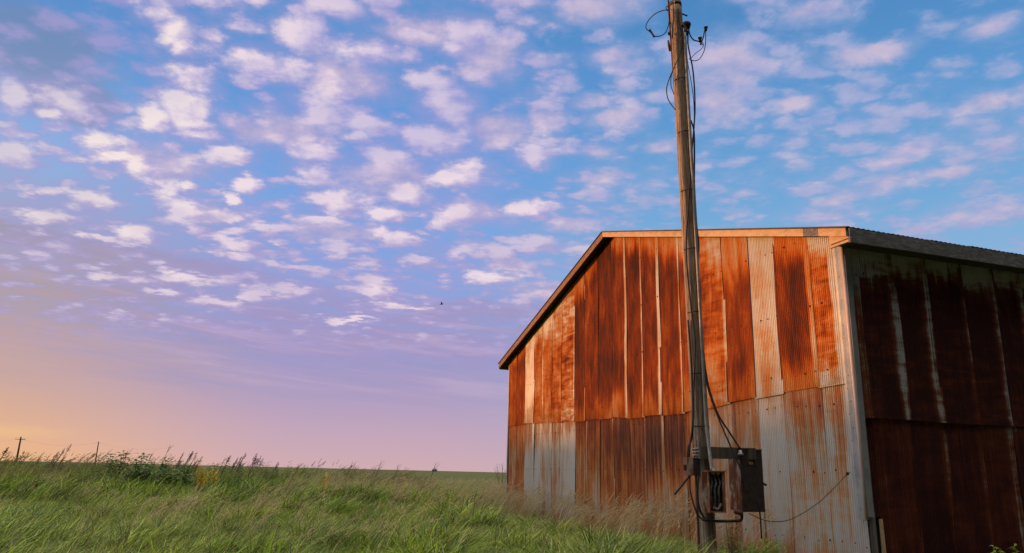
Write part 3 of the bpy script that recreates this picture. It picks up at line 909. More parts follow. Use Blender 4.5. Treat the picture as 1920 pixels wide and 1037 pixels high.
b = MB()
n_, k_ = 28, 40
vs_, fs = [], []
for i in range(k_ + 1):
    t = i / k_
    p = base + axis * (LEN * t)
    rad = 0.096 - 0.016 * t
    for k in range(n_):
        a = 2 * math.pi * k / n_
        rr = rad * (1 + 0.025 * math.sin(3 * a + 0.5) + 0.02 * math.sin(7 * a + 2.0 + t * 1.5) - (0.10 if k in (4, 17, 23) and i % 13 > 2 else 0) - (0.06 if k in (20, 26) and 8 < i < 36 else 0))
        vs_.append(p + Vector((math.cos(a), math.sin(a), 0)) * rr + Vector((0, 0, (0.02 * math.cos(a) if i == k_ else 0))))
for i in range(k_):
    for k in range(n_):
        fs.append((i * n_ + k, i * n_ + (k + 1) % n_, (i + 1) * n_ + (k + 1) % n_, (i + 1) * n_ + k))
fs.append(tuple(k_ * n_ + k for k in range(n_)))
b.add(vs_, fs, True)
shaft = b.build('shaft', M['pole'], pole)
b = MB(); b.tube([base + axis * (LEN - .05), base + axis * (LEN + .012)], [.084, .080], 20)
b.build('pole_cap', M['iron'], pole)


def part_tube(name, pts, rad, material, parent=pole, n=8, sm=8):
    b_ = MB()
    b_.tube(spline(pts, sm), rad, n)
    return b_.build(name, material, parent)


F = .10
part_tube('conduit', [onpole(1284, 62, F), onpole(1288, 140, F), onpole(1294, 250, .115), onpole(1301, 370, .12), onpole(1306, 460, .12), onpole(1312, 570, .12), onpole(1318, 680, .12), onpole(1324, 790, .13), onpole(1329, 835, .17), onpole(1335, 884, .23)], 0.019, M['conduit'], n=10)
part_tube('ground_pipe', [onpole(1252.5, -22, .0), onpole(1254, 20, .0), onpole(1260, 105, .0), onpole(1270, 230, .0), onpole(1277, 330, .0), onpole(1284, 450, .0), onpole(1290, 580, .0), onpole(1296, 700, .0), onpole(1300, 800, .0), onpole(1305, 900, .02), onpole(1309, 1000, .02), onpole(1311, 1060, .02)], 0.0115, M['rustpipe'])
# weatherhead and what hangs round the top
b = MB()
wh = onpole(1287, 46, .08)
b.ball(wh, .058, .058, .042, 14, 8, 0.03)
b.tube([onpole(1285, 66, .09), onpole(1286, 52, .085)], .026, 10)
b.tube([wh + Vector((-.03, 0, -.02)), wh + Vector((.045, 0, -.045))], .03, 8)
b.build('weatherhead', M['iron'], pole)
part_tube('insulator_bracket', [onpole(1291, 54, .06), onpole(1294, 66, .06), onpole(1301, 75, .06), onpole(1311, 78, .06), onpole(1317, 84, .07)], .0085, M['iron'])
part_tube('insulator_bracket', [onpole(1313, 84, .06), onpole(1318, 72, .06), onpole(1321, 58, .06), onpole(1323, 50, .06)], .008, M['iron'])
for px, py in ((1323.5, 51.5), (1312.5, 71.5)):
    b = MB()
    c = onpole(px, py, .06)
    b.ball(c, .027, .027, .024, 12, 8); b.tube([c - axis * .05, c - axis * .005], [.014, .019], 10)
    b.build('insulator', M['porcelain'], pole)
part_tube('through_bolt', [onpole(1274, 24, .0), onpole(1289, 30, .0)], .010, M['iron'])
b = MB(); c = onpole(1251.5, 15, .0)
b.tube([c + Vector((.02 * math.cos(a), 0, .028 * math.sin(a))) for a in np.linspace(0, 6.28, 15)], .006, 6, False)
b.build('eye_ring', M['iron'], pole)
for px0, px1, py0, py1 in ((1277, 1279, 70, 82), (1285, 1286, 72, 88), (1254, 1255, 60, 66), (1253, 1256, 76, 96)):
    b = MB()
    b.tube([onpole(px0, py0, .09), onpole((px0 + px1) / 2, (py0 + py1) / 2, .09), onpole(px1, py1, .09)], [.012, .018, .012], 8)
    b.build('cable_clamp', M['iron'], pole)
part_tube('loose_wire', [onpole(1253, 20, .0), onpole(1246, 19, .02), onpole(1230, 25, .04), onpole(1216, 38, .06), onpole(1211, 52, .07), onpole(1219, 60, .06), onpole(1226, 67, .05), onpole(1236, 68, .04), onpole(1247, 62, .03), onpole(1253, 48, .02), onpole(1255, 36, .0)], .0065, M['cable'], n=6)
part_tube('wire_end', [onpole(1218, 55, .06), onpole(1222, 62, .06), onpole(1227, 70, .05)], .012, M['strap'], n=6)
part_tube('loose_wire', [onpole(1279, 78, F), onpole(1275, 100, F), onpole(1266, 122, F), onpole(1256, 145, .05), onpole(1250, 165, .03), onpole(1252, 184, .03), onpole(1260, 198, .04), onpole(1267, 206, .06)], .0065, M['cable'], n=6)
part_tube('loose_wire', [onpole(1266, 122, F), onpole(1259, 140, .06), onpole(1258, 160, .05), onpole(1264, 177, .08)], .0055, M['cable'], n=6)
part_tube('loose_wire', [onpole(1323, 55, .06), onpole(1323, 78, .05), onpole(1320, 96, .05), onpole(1311, 111, .05), onpole(1300, 114, .05), onpole(1292, 110, .06)], .0055, M['cable'], n=6)
part_tube('loose_wire', [onpole(1314, 74, .06), onpole(1319, 84, .05), onpole(1315, 92, .05), onpole(1303, 101, .05), onpole(1295, 110, .05)], .0045, M['cable'], n=6)
for k, dx_ in enumerate((0, 5, 9)):
    part_tube('service_conductor', [onpole(1263 + dx_, 15, F), onpole(1263 + dx_ * 1.1, 35, .105), onpole(1261 + dx_ * (1.6 if k else .3), 52, .105), onpole(1260 + dx_ * 2.1, 72, .10)], .0075, M['pole'] if k == 1 else M['cable'], n=6)
part_tube('hanging_cable', [onpole(1290, 58, .07), onpole(1290, 82, .06), onpole(1294, 105, .05), onpole(1299, 130, .05), onpole(1302, 165, .04), onpole(1303, 205, .04), onpole(1301, 240, .05), onpole(1298, 275, .09), onpole(1294, 330, .115), onpole(1290, 400, .12), onpole(1287, 440, .12), onpole(1288, 500, .12), onpole(1296, 580, .13), onpole(1303, 640, .12), onpole(1301, 720, .11), onpole(1299, 790, .10), onpole(1293, 840, .10), onpole(1292, 862, .09)], .0095, M['cable'])
part_tube('hanging_cable', [onpole(1286, 84, .07), onpole(1290, 120, .06), onpole(1297, 160, .05), onpole(1301, 195, .05), onpole(1302, 240, .05)], .0045, M['cable'], n=6)
part_tube('hanging_cable', [onpole(1295, 225, .06), onpole(1301, 245, .05), onpole(1302, 290, .05), onpole(1302, 350, .06), onpole(1306, 420, .08), onpole(1310, 460, .07), onpole(1308, 520, .08), onpole(1312, 600, .08), onpole(1321, 680, .10), onpole(1330, 730, .12), onpole(1346, 776, .14), onpole(1366, 808, .15), onpole(1388, 842, .16)], .0105, M['iron'])
part_tube('hanging_cable', [onpole(1301, 330, .09), onpole(1306, 420, .11), onpole(1311, 520, .11), onpole(1318, 640, .12), onpole(1325, 715, .13), onpole(1338, 760, .15), onpole(1352, 796, .17), onpole(1369, 835, .21), onpole(1386, 872, .24), onpole(1404, 905, .24), onpole(1419, 938, .24), onpole(1425, 966, .22), onpole(1428, 1010, .2)], .009, M['cable'])
part_tube('hanging_cable', [onpole(1290, 600, .06), onpole(1296, 680, .07), onpole(1299, 760, .08), onpole(1298, 815, .09), onpole(1291, 838, .09), onpole(1289, 860, .08)], .0115, M['cable'])
for px0, px1, py in ((1263, 1291, 153), (1281, 1297, 252), (1284, 1302, 361), (1288, 1308, 470), (1292, 1320, 588), (1305, 1326, 702), (1312, 1330, 800)):
    b = MB()
    hgt = .016
    c = onpole((px0 + px1) / 2, py)
    # a strap round the shaft and the conduit
    cz = base + axis * ((c - base).dot(axis))
    ring = []
    for a in np.linspace(0.35, 2.8, 12):
        rr = 0.094 - 0.016 * ((c - base).dot(axis) / LEN)
        ring.append(cz + Vector((-math.cos(a) * rr, -math.sin(a) * rr * (1.0 if not 1.2 < a < 2.2 else 1.36), 0)))
    b.tube(ring, .0065, 6)
    b.build('strap', M['strap'], pole)

# --- boxes: frame turned a little to the left of the camera axis
ang = R(24)
ex = Vector((math.cos(ang), math.sin(ang), 0)); ey = Vector((-math.sin(ang), math.cos(ang), 0))   # ex along the front, ey away
# cross board
o = onpole(1357, 850, .02)
b = MB(); b.box(o, Vector((1, 0.10, 0)).normalized(), Vector((-0.10, 1, 0)).normalized(), ZU, -.31, .33, -.105, -.06, -.062, .062)
b.build('cross_board', M['darkwood'], pole)
b = MB()
for k in range(4):
    zc_ = base + axis * ((onpole(1322, 842 + k * 6) - base).dot(axis))
    b.tube([zc_ + Vector((-.104 * math.cos(a), -.112 * math.sin(a), 0)) for a in np.linspace(-.5, 3.64, 20)], .010, 6)
b.build('wire_wrap', M['conduit'], pole)
# big disconnect box
o = onpole(1393, 960, .12)
hb, wb_, db = .655, .285, .20
box = MB()
box.box(o, ex, ey, ZU, 0, wb_, 0, db, 0.012, hb - .01)
bigbox = box.build('disconnect_box', M['boxside'], pole)
b = MB(); b.box(o, ex, ey, ZU, -.006, wb_ + .006, -.022, -.001, 0, hb)
b.box(o, ex, ey, ZU, -.012, wb_ + .012, -.026, db + .01, hb + .001, hb + .014)
door = b.build('box_door', M['boxdark'], bigbox)
tag(door, 'dark rust-brown box door')
b = MB(); c = o + ex * .125 - ey * .024 + ZU * (hb * .79)
b.add([c + ex * (.033 * math.cos(a)) + ZU * (.017 * math.sin(a)) - ey * .003 for a in np.linspace(0, 2 * math.pi, 16, endpoint=False)], [tuple(range(16))])
b.build('badge', M['brass'], door)
part_tube('handle', [o + ex * (wb_ + .006) + ey * .05 + ZU * .31, o + ex * (wb_ + .04) + ey * .03 + ZU * .305, o + ex * (wb_ + .055) - ey * .01 + ZU * .285], .013, M['iron'], bigbox, n=8, sm=4)
b = MB(); c = onpole(1388, 846, .16)
b.tube([c + ZU * .012, c - ZU * .02, c - ZU * .025, c - ZU * .045], [.018, .020, .032, .032], 10)
b.build('cable_fitting', M['conduit'], bigbox)
# open meter box on the front of the pole
o = onpole(1331, 961, .26)
a2 = R(6)
ex2 = Vector((math.cos(a2), math.sin(a2), 0)); ey2 = Vector((-math.sin(a2), math.cos(a2), 0))
hm, wm, dm = .43, .185, .135
b = MB()
b.box(o, ex2, ey2, ZU, 0, .010, 0, dm, 0.010, hm - .01)
b.box(o, ex2, ey2, ZU, wm - .010, wm, 0, dm, 0.010, hm - .01)
b.box(o, ex2, ey2, ZU, 0, wm, dm - .006, dm + .002, 0.010, hm - .01)
b.box(o, ex2, ey2, ZU, 0, wm, 0, dm, 0, .0095)
b.box(o, ex2, ey2, ZU, -.01, wm + .01, -.012, dm + .004, hm - .0095, hm + .004)
b.box(o, ex2, ey2, ZU, wm - .030, wm - .0102, .002, .012, 0.011, hm - .011)
meter = b.build('meter_box', M['boxgrey'], pole)
b = MB(); b.box(o - ex2 * .012, (ex2 * -.55 + ey2 * -.30).normalized(), ey2, ZU, 0.0, .085, .001, .009, .006, hm - .01)
b.build('open_cover', M['boxside'], meter)
b = MB()
for k in range(3):
    x = .045 + .045 * k
    b.tube(spline([o + ex2 * x + ey2 * .10 + ZU * (hm - .03), o + ex2 * (x + .012) + ey2 * .05 + ZU * (hm - .12), o + ex2 * (x - .008) + ey2 * .05 + ZU * (hm - .2), o + ex2 * (x + .006) + ey2 * .08 + ZU * .12, o + ex2 * x + ey2 * .1 + ZU * .05]), .011, 8)
    b.box(o, ex2, ey2, ZU, x - .016, x + .016, .07, dm - .008, .22 - .02 * k, .26 - .02 * k)
b.tube(spline([o + ex2 * .05 + ey2 * .03 + ZU * .05, o + ex2 * .1 + ey2 * .02 + ZU * .035, o + ex2 * .14 + ey2 * .03 + ZU * .09]), .012, 8)
b.build('terminals', M['wirebundle'], meter)
b = MB(); c = onpole(1336, 882, .22)
b.tube([c + ZU * .02, c, c - ZU * .006, c - ZU * .018, c - ZU * .02, c - ZU * .045], [.024, .026, .036, .036, .028, .028], 12)
c2 = c + ex2 * .06
b.tube([c2 - ZU * .01, c2 - ZU * .045], [.022, .022], 10)
b.build('conduit_hub', M['conduit'], meter)
# small switch box on the left side of the pole
o = onpole(1289, 892, .11)
b = MB(); b.box(o, ex2, ey2, ZU, 0, .072, 0, .13, 0, .20)
sw = b.build('switch_box', M['boxgrey'], pole)
b = MB(); b.box(o, ex2, ey2, ZU, .0722, .135, .002, .12, .004, .195)
b.build('box_cover', M['boxdark'], sw)
b = MB(); b.box(o, ex2, ey2, ZU, -.028, -.0005, .02, .05, .055, .115)
b.build('lug', M['iron'], sw)
part_tube('loose_wire', [onpole(1294, 892, .08), onpole(1289, 897, .1), onpole(1277, 912, .12), onpole(1265, 927, .14)], .013, M['cable'], sm=5)
part_tube('loose_wire', [onpole(1293, 893, .08), onpole(1294, 918, .1), onpole(1299, 940, .1), onpole(1308, 965, .1), onpole(1320, 976, .1)], .0085, M['cable'])
part_tube('loose_wire', [onpole(1309, 893, .11), onpole(1308, 930, .11), onpole(1312, 955, .11), onpole(1322, 975, .11)], .0115, M['cable'])
# pipe between box and pole at the bottom
part_tube('bottom_pipe', [onpole(1316, 974, .115), onpole(1340, 977, .13), onpole(1375, 977, .13), onpole(1388, 976, .13), onpole(1391, 971, .13), onpole(1391, 958, .13)], .015, M['iron'], sm=5)
b = MB(); c = onpole(1386, 962, .15)
b.tube([c - Vector((.05, 0, -.02)), c + Vector((.03, 0, -.005))], .026, 10)
b.build('pipe_coupling', M['rustpipe'], pole)
# slack wire from the boxes to the barn
w0 = onpole(1404, 963, .05); w1 = G(0.14, .075, 1.10)
d1 = ray(1589, 888)
tt = ((C0 - DS * .075 - EYE).dot(DS)) / d1.dot(DS); w1 = EYE + d1 * tt


def sag(k, py_px):
    p = w0.lerp(w1, k); return p


pts = [w0]
for k, px, py in ((.18, 1440, 977), (.40, 1482, 974), (.70, 1530, 946), (.88, 1562, 917)):
    Yk = w0.y + (w1.y - w0.y) * k
    pts.append(at(px, py, Yk))
pts.append(w1)
b = MB(); b.tube(spline(pts, 8), .0042, 6); b.ball(w1, .02, .02, .02, 8, 6)
tag(b.build('slack_wire', M['cable']), 'thin slack wire running from the electrical boxes to the barn corner', 'wire')

# ------------------------------------------------------------------ bird
c = at(828, 570, 42)
bird = MB()
bs = .030
body = [c + Vector((x * bs, 0, z * bs)) for x, z in ((-3.2, -.9), (-2.0, -.8), (-.6, -.6), (1.0, -.3), (2.2, .1), (3.0, .4), (3.7, .35))]
bird.tube(body, [.10 * bs * k for k in (3, 6, 9.5, 9.5, 6.5, 6, 1)], 8)
for sgn in (-1, 1):
    r_ = c + Vector((.3 * bs, 0, 0))
    tipx = c + Vector((-1.8 * bs, sgn * 5.5 * bs, 4.4 * bs)) if sgn > 0 else c + Vector((-1.2 * bs, -4.8 * bs, 3.6 * bs))
    el_ = c + Vector((.9 * bs, sgn * 2.6 * bs, 2.6 * bs))
    th_ = Vector((0, 0, .12 * bs))
    bird.add([r_ + Vector((1 * bs, 0, 0)), el_, tipx, el_ - Vector((2.0 * bs, 0, .3 * bs)), r_ - Vector((1.6 * bs, 0, 0)),
              r_ + Vector((1 * bs, 0, 0)) - th_, el_ - th_, tipx - th_ * .3, el_ - Vector((2.0 * bs, 0, .3 * bs)) - th_, r_ - Vector((1.6 * bs, 0, 0)) - th_],
             [(0, 1, 3, 4), (1, 2, 3), (9, 8, 6, 5), (8, 7, 6), (0, 5, 6, 1), (1, 6, 7, 2), (2, 7, 8, 3), (3, 8, 9, 4)])
for s_ in (-1, 0, 1):
    bird.leaf(c + Vector((-2.8 * bs, 0, -.8 * bs)), Vector((-1, .35 * s_, -.2)), Vector((0, 0, 1)), 2.2 * bs, .9 * bs, .02)
M['bird'] = m_plain('brown_feathers', (0.03, 0.02, 0.014, 1), (0.09, 0.05, 0.03, 1), 30.0, 0.8)
tag(bird.build('bird', M['bird']), 'small dark bird flying with raised wings in the open sky', 'bird')

# ------------------------------------------------------------------ far things on the skyline
M['farwood'] = m_wood('far_pole_wood', (0.02, 0.018, 0.016, 1), (0.05, 0.045, 0.04, 1), (0.09, 0.08, 0.07, 1), 2)
FY = 165.0
fp = []
for (bx, by, tx, ty, lab, arm) in ((30, 868, 39.5, 819, 'far wooden line pole with a crossarm, leaning right against the orange skyline', True),
                                   (178, 872, 185, 828, 'thinner far line pole without a crossarm, right of the one with the crossarm', False)):
    B_ = at(bx, by, FY); T_ = at(tx, ty, FY)
    B_.z = 0.0
    t = thing('utility_pole', B_, lab, 'utility pole', 'far poles of the power line')
    b = MB(); b.tube([B_, T_], [.22, .15] if arm else [.15, .10], 8); b.build('shaft', M['farwood'], t)
    if arm:
        b = MB(); b.box(T_ - ZU * .55, Vector((1, .3, -.06)).normalized(), Vector((-.3, 1, 0)).normalized(), ZU, -.95, .95, -.2, -.09, -.055, .055)
        b.build('crossarm', M['farwood'], t)
        for k in (-.85, -.45, .45, .85):
            b = MB(); pz = T_ - ZU * .46 + Vector((1, .3, -.06)).normalized() * k - Vector((-.03, .13, 0)); b.tube([pz, pz + ZU * .2], [.035, .05], 6)
            b.build('insulator', M['porcelain'], t)
    fp.append((B_, T_))
p0 = fp[0][1] - ZU * .4; p1 = fp[1][1] - ZU * .2
dv = p1 - p0
p2 = p1 + dv * 1.0; pm = p0 - dv * 1.0
b = MB(); b.tube([pm.lerp(p0, i / 10) - ZU * (1.0 * (1 - (i / 5 - 1) ** 2)) for i in range(11)] + [p0.lerp(p1, i / 10) - ZU * (1.0 * (1 - (i / 5 - 1) ** 2)) for i in range(1, 11)] + [p1.lerp(p2, i / 10) - ZU * (1.0 * (1 - (i / 5 - 1) ** 2)) for i in range(1, 11)], .006, 5)
tag(b.build('power_line', M['farwood']), 'faint power line strung between the two far poles', 'wire')
# farmstead far away
c = at(815, 880, 900); c.z = 0; k5 = .45
t = thing('farm_shed', c, 'tiny far grey farm shed with a peaked roof on the horizon', 'shed')
M['farshed'] = m_plain('far_metal_shed', (0.16, 0.17, 0.20, 1), (0.24, 0.25, 0.28, 1), 0.3, 0.6)
b = MB(); b.box(c, Vector((1, 0, 0)), Vector((0, 1, 0)), ZU, -6.5 * k5, 6.5 * k5, -5 * k5, 5 * k5, 0, 2.2); b.build('wall', M['farshed'], t)
b = MB(); b.add([c + Vector((v_[0] * k5, v_[1] * k5, v_[2] if v_[2] < 3 else 3.9)) for v_ in ((-7, -5.4, 2.21), (7, -5.4, 2.21), (7, 5.4, 2.21), (-7, 5.4, 2.21), (-1, -3, 4.6), (1, -3, 4.6), (1, 3, 4.6), (-1, 3, 4.6))],
               [(0, 1, 5, 4), (1, 2, 6, 5), (2, 3, 7, 6), (3, 0, 4, 7), (4, 5, 6, 7), (3, 2, 1, 0)]); b.build('roof', M['farshed'], t)
b = MB(); b.tube([c + ZU * 3.9, c + ZU * 5.4], .14, 6); b.build('vent', M['farshed'], t)

# ------------------------------------------------------------------ grass
M['green'] = m_leafy('green_grass', (0.028, 0.092, 0.008, 1), (0.128, 0.262, 0.013, 1), (0.36, 0.43, 0.034, 1), 0.45, 0.40, (0.40, 0.36, 0.13, 1))
M['tan'] = m_leafy('dry_seed_grass', (0.20, 0.155, 0.062, 1), (0.36, 0.275, 0.12, 1), (0.52, 0.41, 0.21, 1), 0.6, 0.40, (0.56, 0.47, 0.25, 1))
M['brownweed'] = m_leafy('brown_weed_stalks', (0.085, 0.095, 0.030, 1), (0.17, 0.135, 0.065, 1), (0.30, 0.23, 0.13, 1), 0.3, 0.35, (0.32, 0.26, 0.12, 1))
VARY = []


def blade(V, F, T, p, h, lean, ldir, w, seg, curl, tone0, tone1, face=None):
    """one curved, tapering ribbon"""
    o = len(V)
    va = rnd.choice((-.75, -.6, -.45, -.25, -.1, .1, .3, .6, 1.0))
    a = rnd.uniform(0, math.pi) if face is None else face
    sx, sy = math.cos(a), math.sin(a)
    for i in range(seg + 1):
        t = i / seg
        b_ = lean * t + curl * t * t * t
        x = p[0] + math.cos(ldir) * h * b_
        y = p[1] + math.sin(ldir) * h * b_
        z = p[2] + h * t * (1 - 0.28 * (lean * t + curl * t * t) ** 2)
        ww = w * (1 - t ** 1.6) * 0.5 + 0.0004
        V.append((x - sx * ww, y - sy * ww, z)); V.append((x + sx * ww, y + sy * ww, z))
        T += [tone0 + (tone1 - tone0) * t] * 2
        VARY.extend((va, va))
    for i in range(seg):
        F.append((o + 2 * i, o + 2 * i + 1, o + 2 * i + 3, o + 2 * i + 2))
    return V[-1]


def spikelets(V, F, T, base_, d, ln, n, sz, tone, spread=.35):
    """seed head: many tiny slivers along the last part of a stalk"""
    d = Vector(d).normalized()
    for i in range(n):
        t = rnd.random()
        p = Vector(base_) + d * (ln * t)
        a = rnd.uniform(0, 6.28)
        s = d.orthogonal().normalized()
        s = (s * math.cos(a) + d.cross(s) * math.sin(a))
        e = p + (d * 1.0 + s * spread * rnd.uniform(.6, 1.5)) * sz * rnd.uniform(.7, 1.3) * (1.1 - .5 * t)
        c_ = d.cross(s) * sz * 0.16
        o = len(V)
        m_ = (p + e) * 0.5
        V += [tuple(p), tuple(m_ + c_), tuple(e), tuple(m_ - c_)]
        T += [tone] * 4
        VARY.extend([rnd.uniform(-.35, .35)] * 4)
        F.append((o, o + 1, o + 2, o + 3))


def mesh_of(name, V, F, T, material):
    me = bpy.data.meshes.new(name)
    me.from_pydata(V, [], F)
    me.attributes.new('tone', 'FLOAT', 'POINT').data.foreach_set('value', np.array(T, np.float32))
    me.attributes.new('vary', 'FLOAT', 'POINT').data.foreach_set('value', np.array(VARY, np.float32))
    VARY.clear()
    me.materials.append(material)
    return me


def clump_green(seed, n, rad, h, w, dryness=0.1):
    rnd.seed(seed)
    V, F, T = [], [], []
    for i in range(n):
        r_ = rad * math.sqrt(rnd.random()); a = rnd.uniform(0, 6.28)
        wind = rnd.gauss(0.0, 1.1)
        dry = rnd.random() + .12 - .34 * dryness ** 2
        blade(V, F, T, (r_ * math.cos(a), r_ * math.sin(a), -0.02), h * rnd.uniform(.5, 1.1), rnd.uniform(.15, .75), wind, w * rnd.uniform(.6, 1.3), 5, rnd.uniform(.0, .9),
              (0.0 if dry > .2 else .5) + .12 * dryness, rnd.uniform(.0, .35) if dry > .2 else 1.0)
    return mesh_of('grass_clump', V, F, T, M['green'])


def clump_broad(seed):
    rnd.seed(seed)
    V, F, T = [], [], []
    for i in range(16):
        a = rnd.uniform(0, 6.28); r_ = rnd.uniform(0, .14)
        blade(V, F, T, (r_ * math.cos(a), r_ * math.sin(a), -0.02), rnd.uniform(.22, .48), rnd.uniform(.3, .9), a, rnd.uniform(.035, .06), 5, rnd.uniform(.2, .9), 0.0, .15, a + 1.57)
    return mesh_of('broad_clump', V, F, T, M['green'])


def clump_seed(seed, n, rad, h, material, headlen=.17, dens=24, sz=.028, leafy=10, w=.004):
    rnd.seed(seed)
    V, F, T = [], [], []
    for i in range(n):
        r_ = rad * math.sqrt(rnd.random()); a = rnd.uniform(0, 6.28)
        wind = rnd.gauss(0.0, .55)
        hh = h * rnd.uniform(.7, 1.12)
        tip = blade(V, F, T, (r_ * math.cos(a), r_ * math.sin(a), -0.02), hh, rnd.uniform(.15, .5), wind, w, 5, rnd.uniform(.05, .35), .2, .7)
        k = len(V)
        pv = Vector(V[k - 3]); d = Vector(tip) - pv
        d = d.normalized() + Vector((.25, 0, -.05))
        spikelets(V, F, T, Vector(tip) - d.normalized() * headlen * .75, d, headlen, dens, sz, rnd.uniform(.5, 1.0))
    for i in range(leafy):
        r_ = rad * math.sqrt(rnd.random()); a = rnd.uniform(0, 6.28)
        blade(V, F, T, (r_ * math.cos(a), r_ * math.sin(a), -0.02), h * rnd.uniform(.35, .8), rnd.uniform(.2, .9), rnd.gauss(0, 1.2), .006, 4, rnd.uniform(.2, .9), .1, .5)
    return mesh_of('seed_clump', V, F, T, material)


def library(name, meshes):
    c_ = bpy.data.collections.new(name)           # not linked to the scene: only a source for the scatter
    for i, me in enumerate(meshes):
        o_ = bpy.data.objects.new('%s_%02d' % (name, i), me)
        c_.objects.link(o_)
    return c_


def scatter(name, coll, pts, scl, rot, idx, material=None):
    me = bpy.data.meshes.new(name)
    me.from_pydata([tuple(p) for p in pts], [], [])
    me.attributes.new('scl', 'FLOAT', 'POINT').data.foreach_set('value', np.asarray(scl, np.float32))
    me.attributes.new('rz', 'FLOAT', 'POINT').data.foreach_set('value', np.asarray(rot, np.float32))
    me.attributes.new('idx', 'INT', 'POINT').data.foreach_set('value', np.asarray(idx, np.int32))
    o_ = link(name, me)
    ng = bpy.data.node_groups.new(name + '_scatter', 'GeometryNodeTree')
    ng.interface.new_socket('Geometry', in_out='INPUT', socket_type='NodeSocketGeometry')
    ng.interface.new_socket('Geometry', in_out='OUTPUT', socket_type='NodeSocketGeometry')
    nd, lk = ng.nodes, ng.links
    gi, go = nd.new('NodeGroupInput'), nd.new('NodeGroupOutput')
    ci = nd.new('GeometryNodeCollectionInfo')
    ci.inputs['Collection'].default_value = coll
    ci.inputs['Separate Children'].default_value = True
    ci.inputs['Reset Children'].default_value = True
    ip = nd.new('GeometryNodeInstanceOnPoints')
    ip.inputs['Pick Instance'].default_value = True

    def attr(nm, typ):
        a = nd.new('GeometryNodeInputNamedAttribute'); a.data_type = typ; a.inputs['Name'].default_value = nm
        return a.outputs[0]
    cx = nd.new('ShaderNodeCombineXYZ')
    lk.new(attr('rz', 'FLOAT'), cx.inputs[2])
    er = nd.new('FunctionNodeEulerToRotation')
    lk.new(cx.outputs[0], er.inputs[0])
    lk.new(gi.outputs[0], ip.inputs['Points'])
    lk.new(ci.outputs[0], ip.inputs['Instance'])
    lk.new(attr('idx', 'INT'), ip.inputs['Instance Index'])
    lk.new(er.outputs[0], ip.inputs['Rotation'])
    lk.new(attr('scl', 'FLOAT'), ip.inputs['Scale'])
    lk.new(ip.outputs[0], go.inputs[0])
    md = o_.modifiers.new('scatter', 'NODES')
    md.node_group = ng
    return o_


def vnoise(x, y, f, seed=0):
    """cheap smooth value noise in numpy, 0..1"""
    x = np.asarray(x) * f + seed * 17.3; y = np.asarray(y) * f + seed * 9.1
    xi, yi = np.floor(x).astype(int), np.floor(y).astype(int)
    fx, fy = x - xi, y - yi
    fx = fx * fx * (3 - 2 * fx); fy = fy * fy * (3 - 2 * fy)
    hsh = lambda a, b_: ((np.sin(a * 127.1 + b_ * 311.7 + seed * 74.7) * 43758.5453) % 1.0)
    return (hsh(xi, yi) * (1 - fx) + hsh(xi + 1, yi) * fx) * (1 - fy) + (hsh(xi, yi + 1) * (1 - fx) + hsh(xi + 1, yi + 1) * fx) * fy


def wedge(n, d0, d1, a0=-44, a1=40, power=1.0):
    a = rng.uniform(R(a0), R(a1), n)
    t = rng.random(n)
    d = np.sqrt(d0 ** 2 + (d1 ** 2 - d0 ** 2) * t ** power)
    return np.sin(a) * d, np.cos(a) * d


def barn_uv(x, y):
    """metres out from the gable plane and along it"""
    rx, ry = x - C0.x, y - C0.y
    return -(rx * DS.x + ry * DS.y), rx * DG.x + ry * DG.y


def clear(x, y):
    off, s = barn_uv(x, y)
    inside = (off < 0.10) & (s > -0.02 - 0.05) & (s < BW + .05)
    return ~inside


GRN = library('green_clump_source', [clump_green(100 + i, 40 + 3 * (i % 3), .15 + .02 * (i % 3), .46, .0165 - .0004 * i, i / 11.0) for i in range(12)] + [clump_broad(150 + i) for i in range(3)])
TAN = library('tan_clump_source', [clump_seed(200 + i, 16, .16, .72, M['tan']) for i in range(7)])
def clump_leafy(seed):
    rnd.seed(seed)
    V, F, T = [], [], []
    for i in range(7):
        b0 = Vector((rnd.gauss(0, .12), rnd.gauss(0, .12), -.02)); hh = rnd.uniform(.6, 1.05)
        tip = b0 + Vector((rnd.uniform(-.1, .22), rnd.uniform(-.1, .1), hh))
        for k in range(26):
            u = .12 + .88 * k / 26
            p = b0.lerp(tip, u); a = k * 2.4 + i
            dr = Vector((math.cos(a), math.sin(a), rnd.uniform(-.1, .6))).normalized()
            sd = dr.cross(Vector((0, 0, 1))).normalized(); ln = rnd.uniform(.08, .17) * (1.15 - .5 * u); o = len(V)
            V += [tuple(p), tuple(p + dr * ln * .45 + sd * ln * .2), tuple(p + dr * ln - Vector((0, 0, ln * .3))), tuple(p + dr * ln * .45 - sd * ln * .2)]
            va = rnd.uniform(-.4, .5)
            T += [rnd.choice((0, 0, 0, .4))] * 4; VARY.extend([va] * 4); F.append((o, o + 1, o + 2, o + 3))
        blade(V, F, T, tuple(b0), hh * 1.02, .12, 0, .008, 4, .02, .3, .5)
    return mesh_of('leafy_clump', V, F, T, M['weedleaf'])


M['weedleaf'] = m_leafy('mixed_weed_leaf', (0.05, 0.10, 0.022, 1), (0.10, 0.165, 0.035, 1), (0.19, 0.20, 0.06, 1), 0.5, 0.35, (0.22, 0.13, 0.07, 1))
BRN = library('brown_clump_source', [clump_seed(300 + i, 16, .20, 1.0, M['brownweed'], .2, 40, .03, 14, .006) for i in range(6)] + [clump_leafy(350 + i) for i in range(4)])
rnd.seed(5)


def low_right(x, y):
    """how far the grass is kept short: in front of the near barn corner it is trodden down"""
    off, s = barn_uv(x, y)
    az = np.degrees(np.arctan2(x, y))
    return np.clip((az - 13.5) / 7.0, 0, 1)


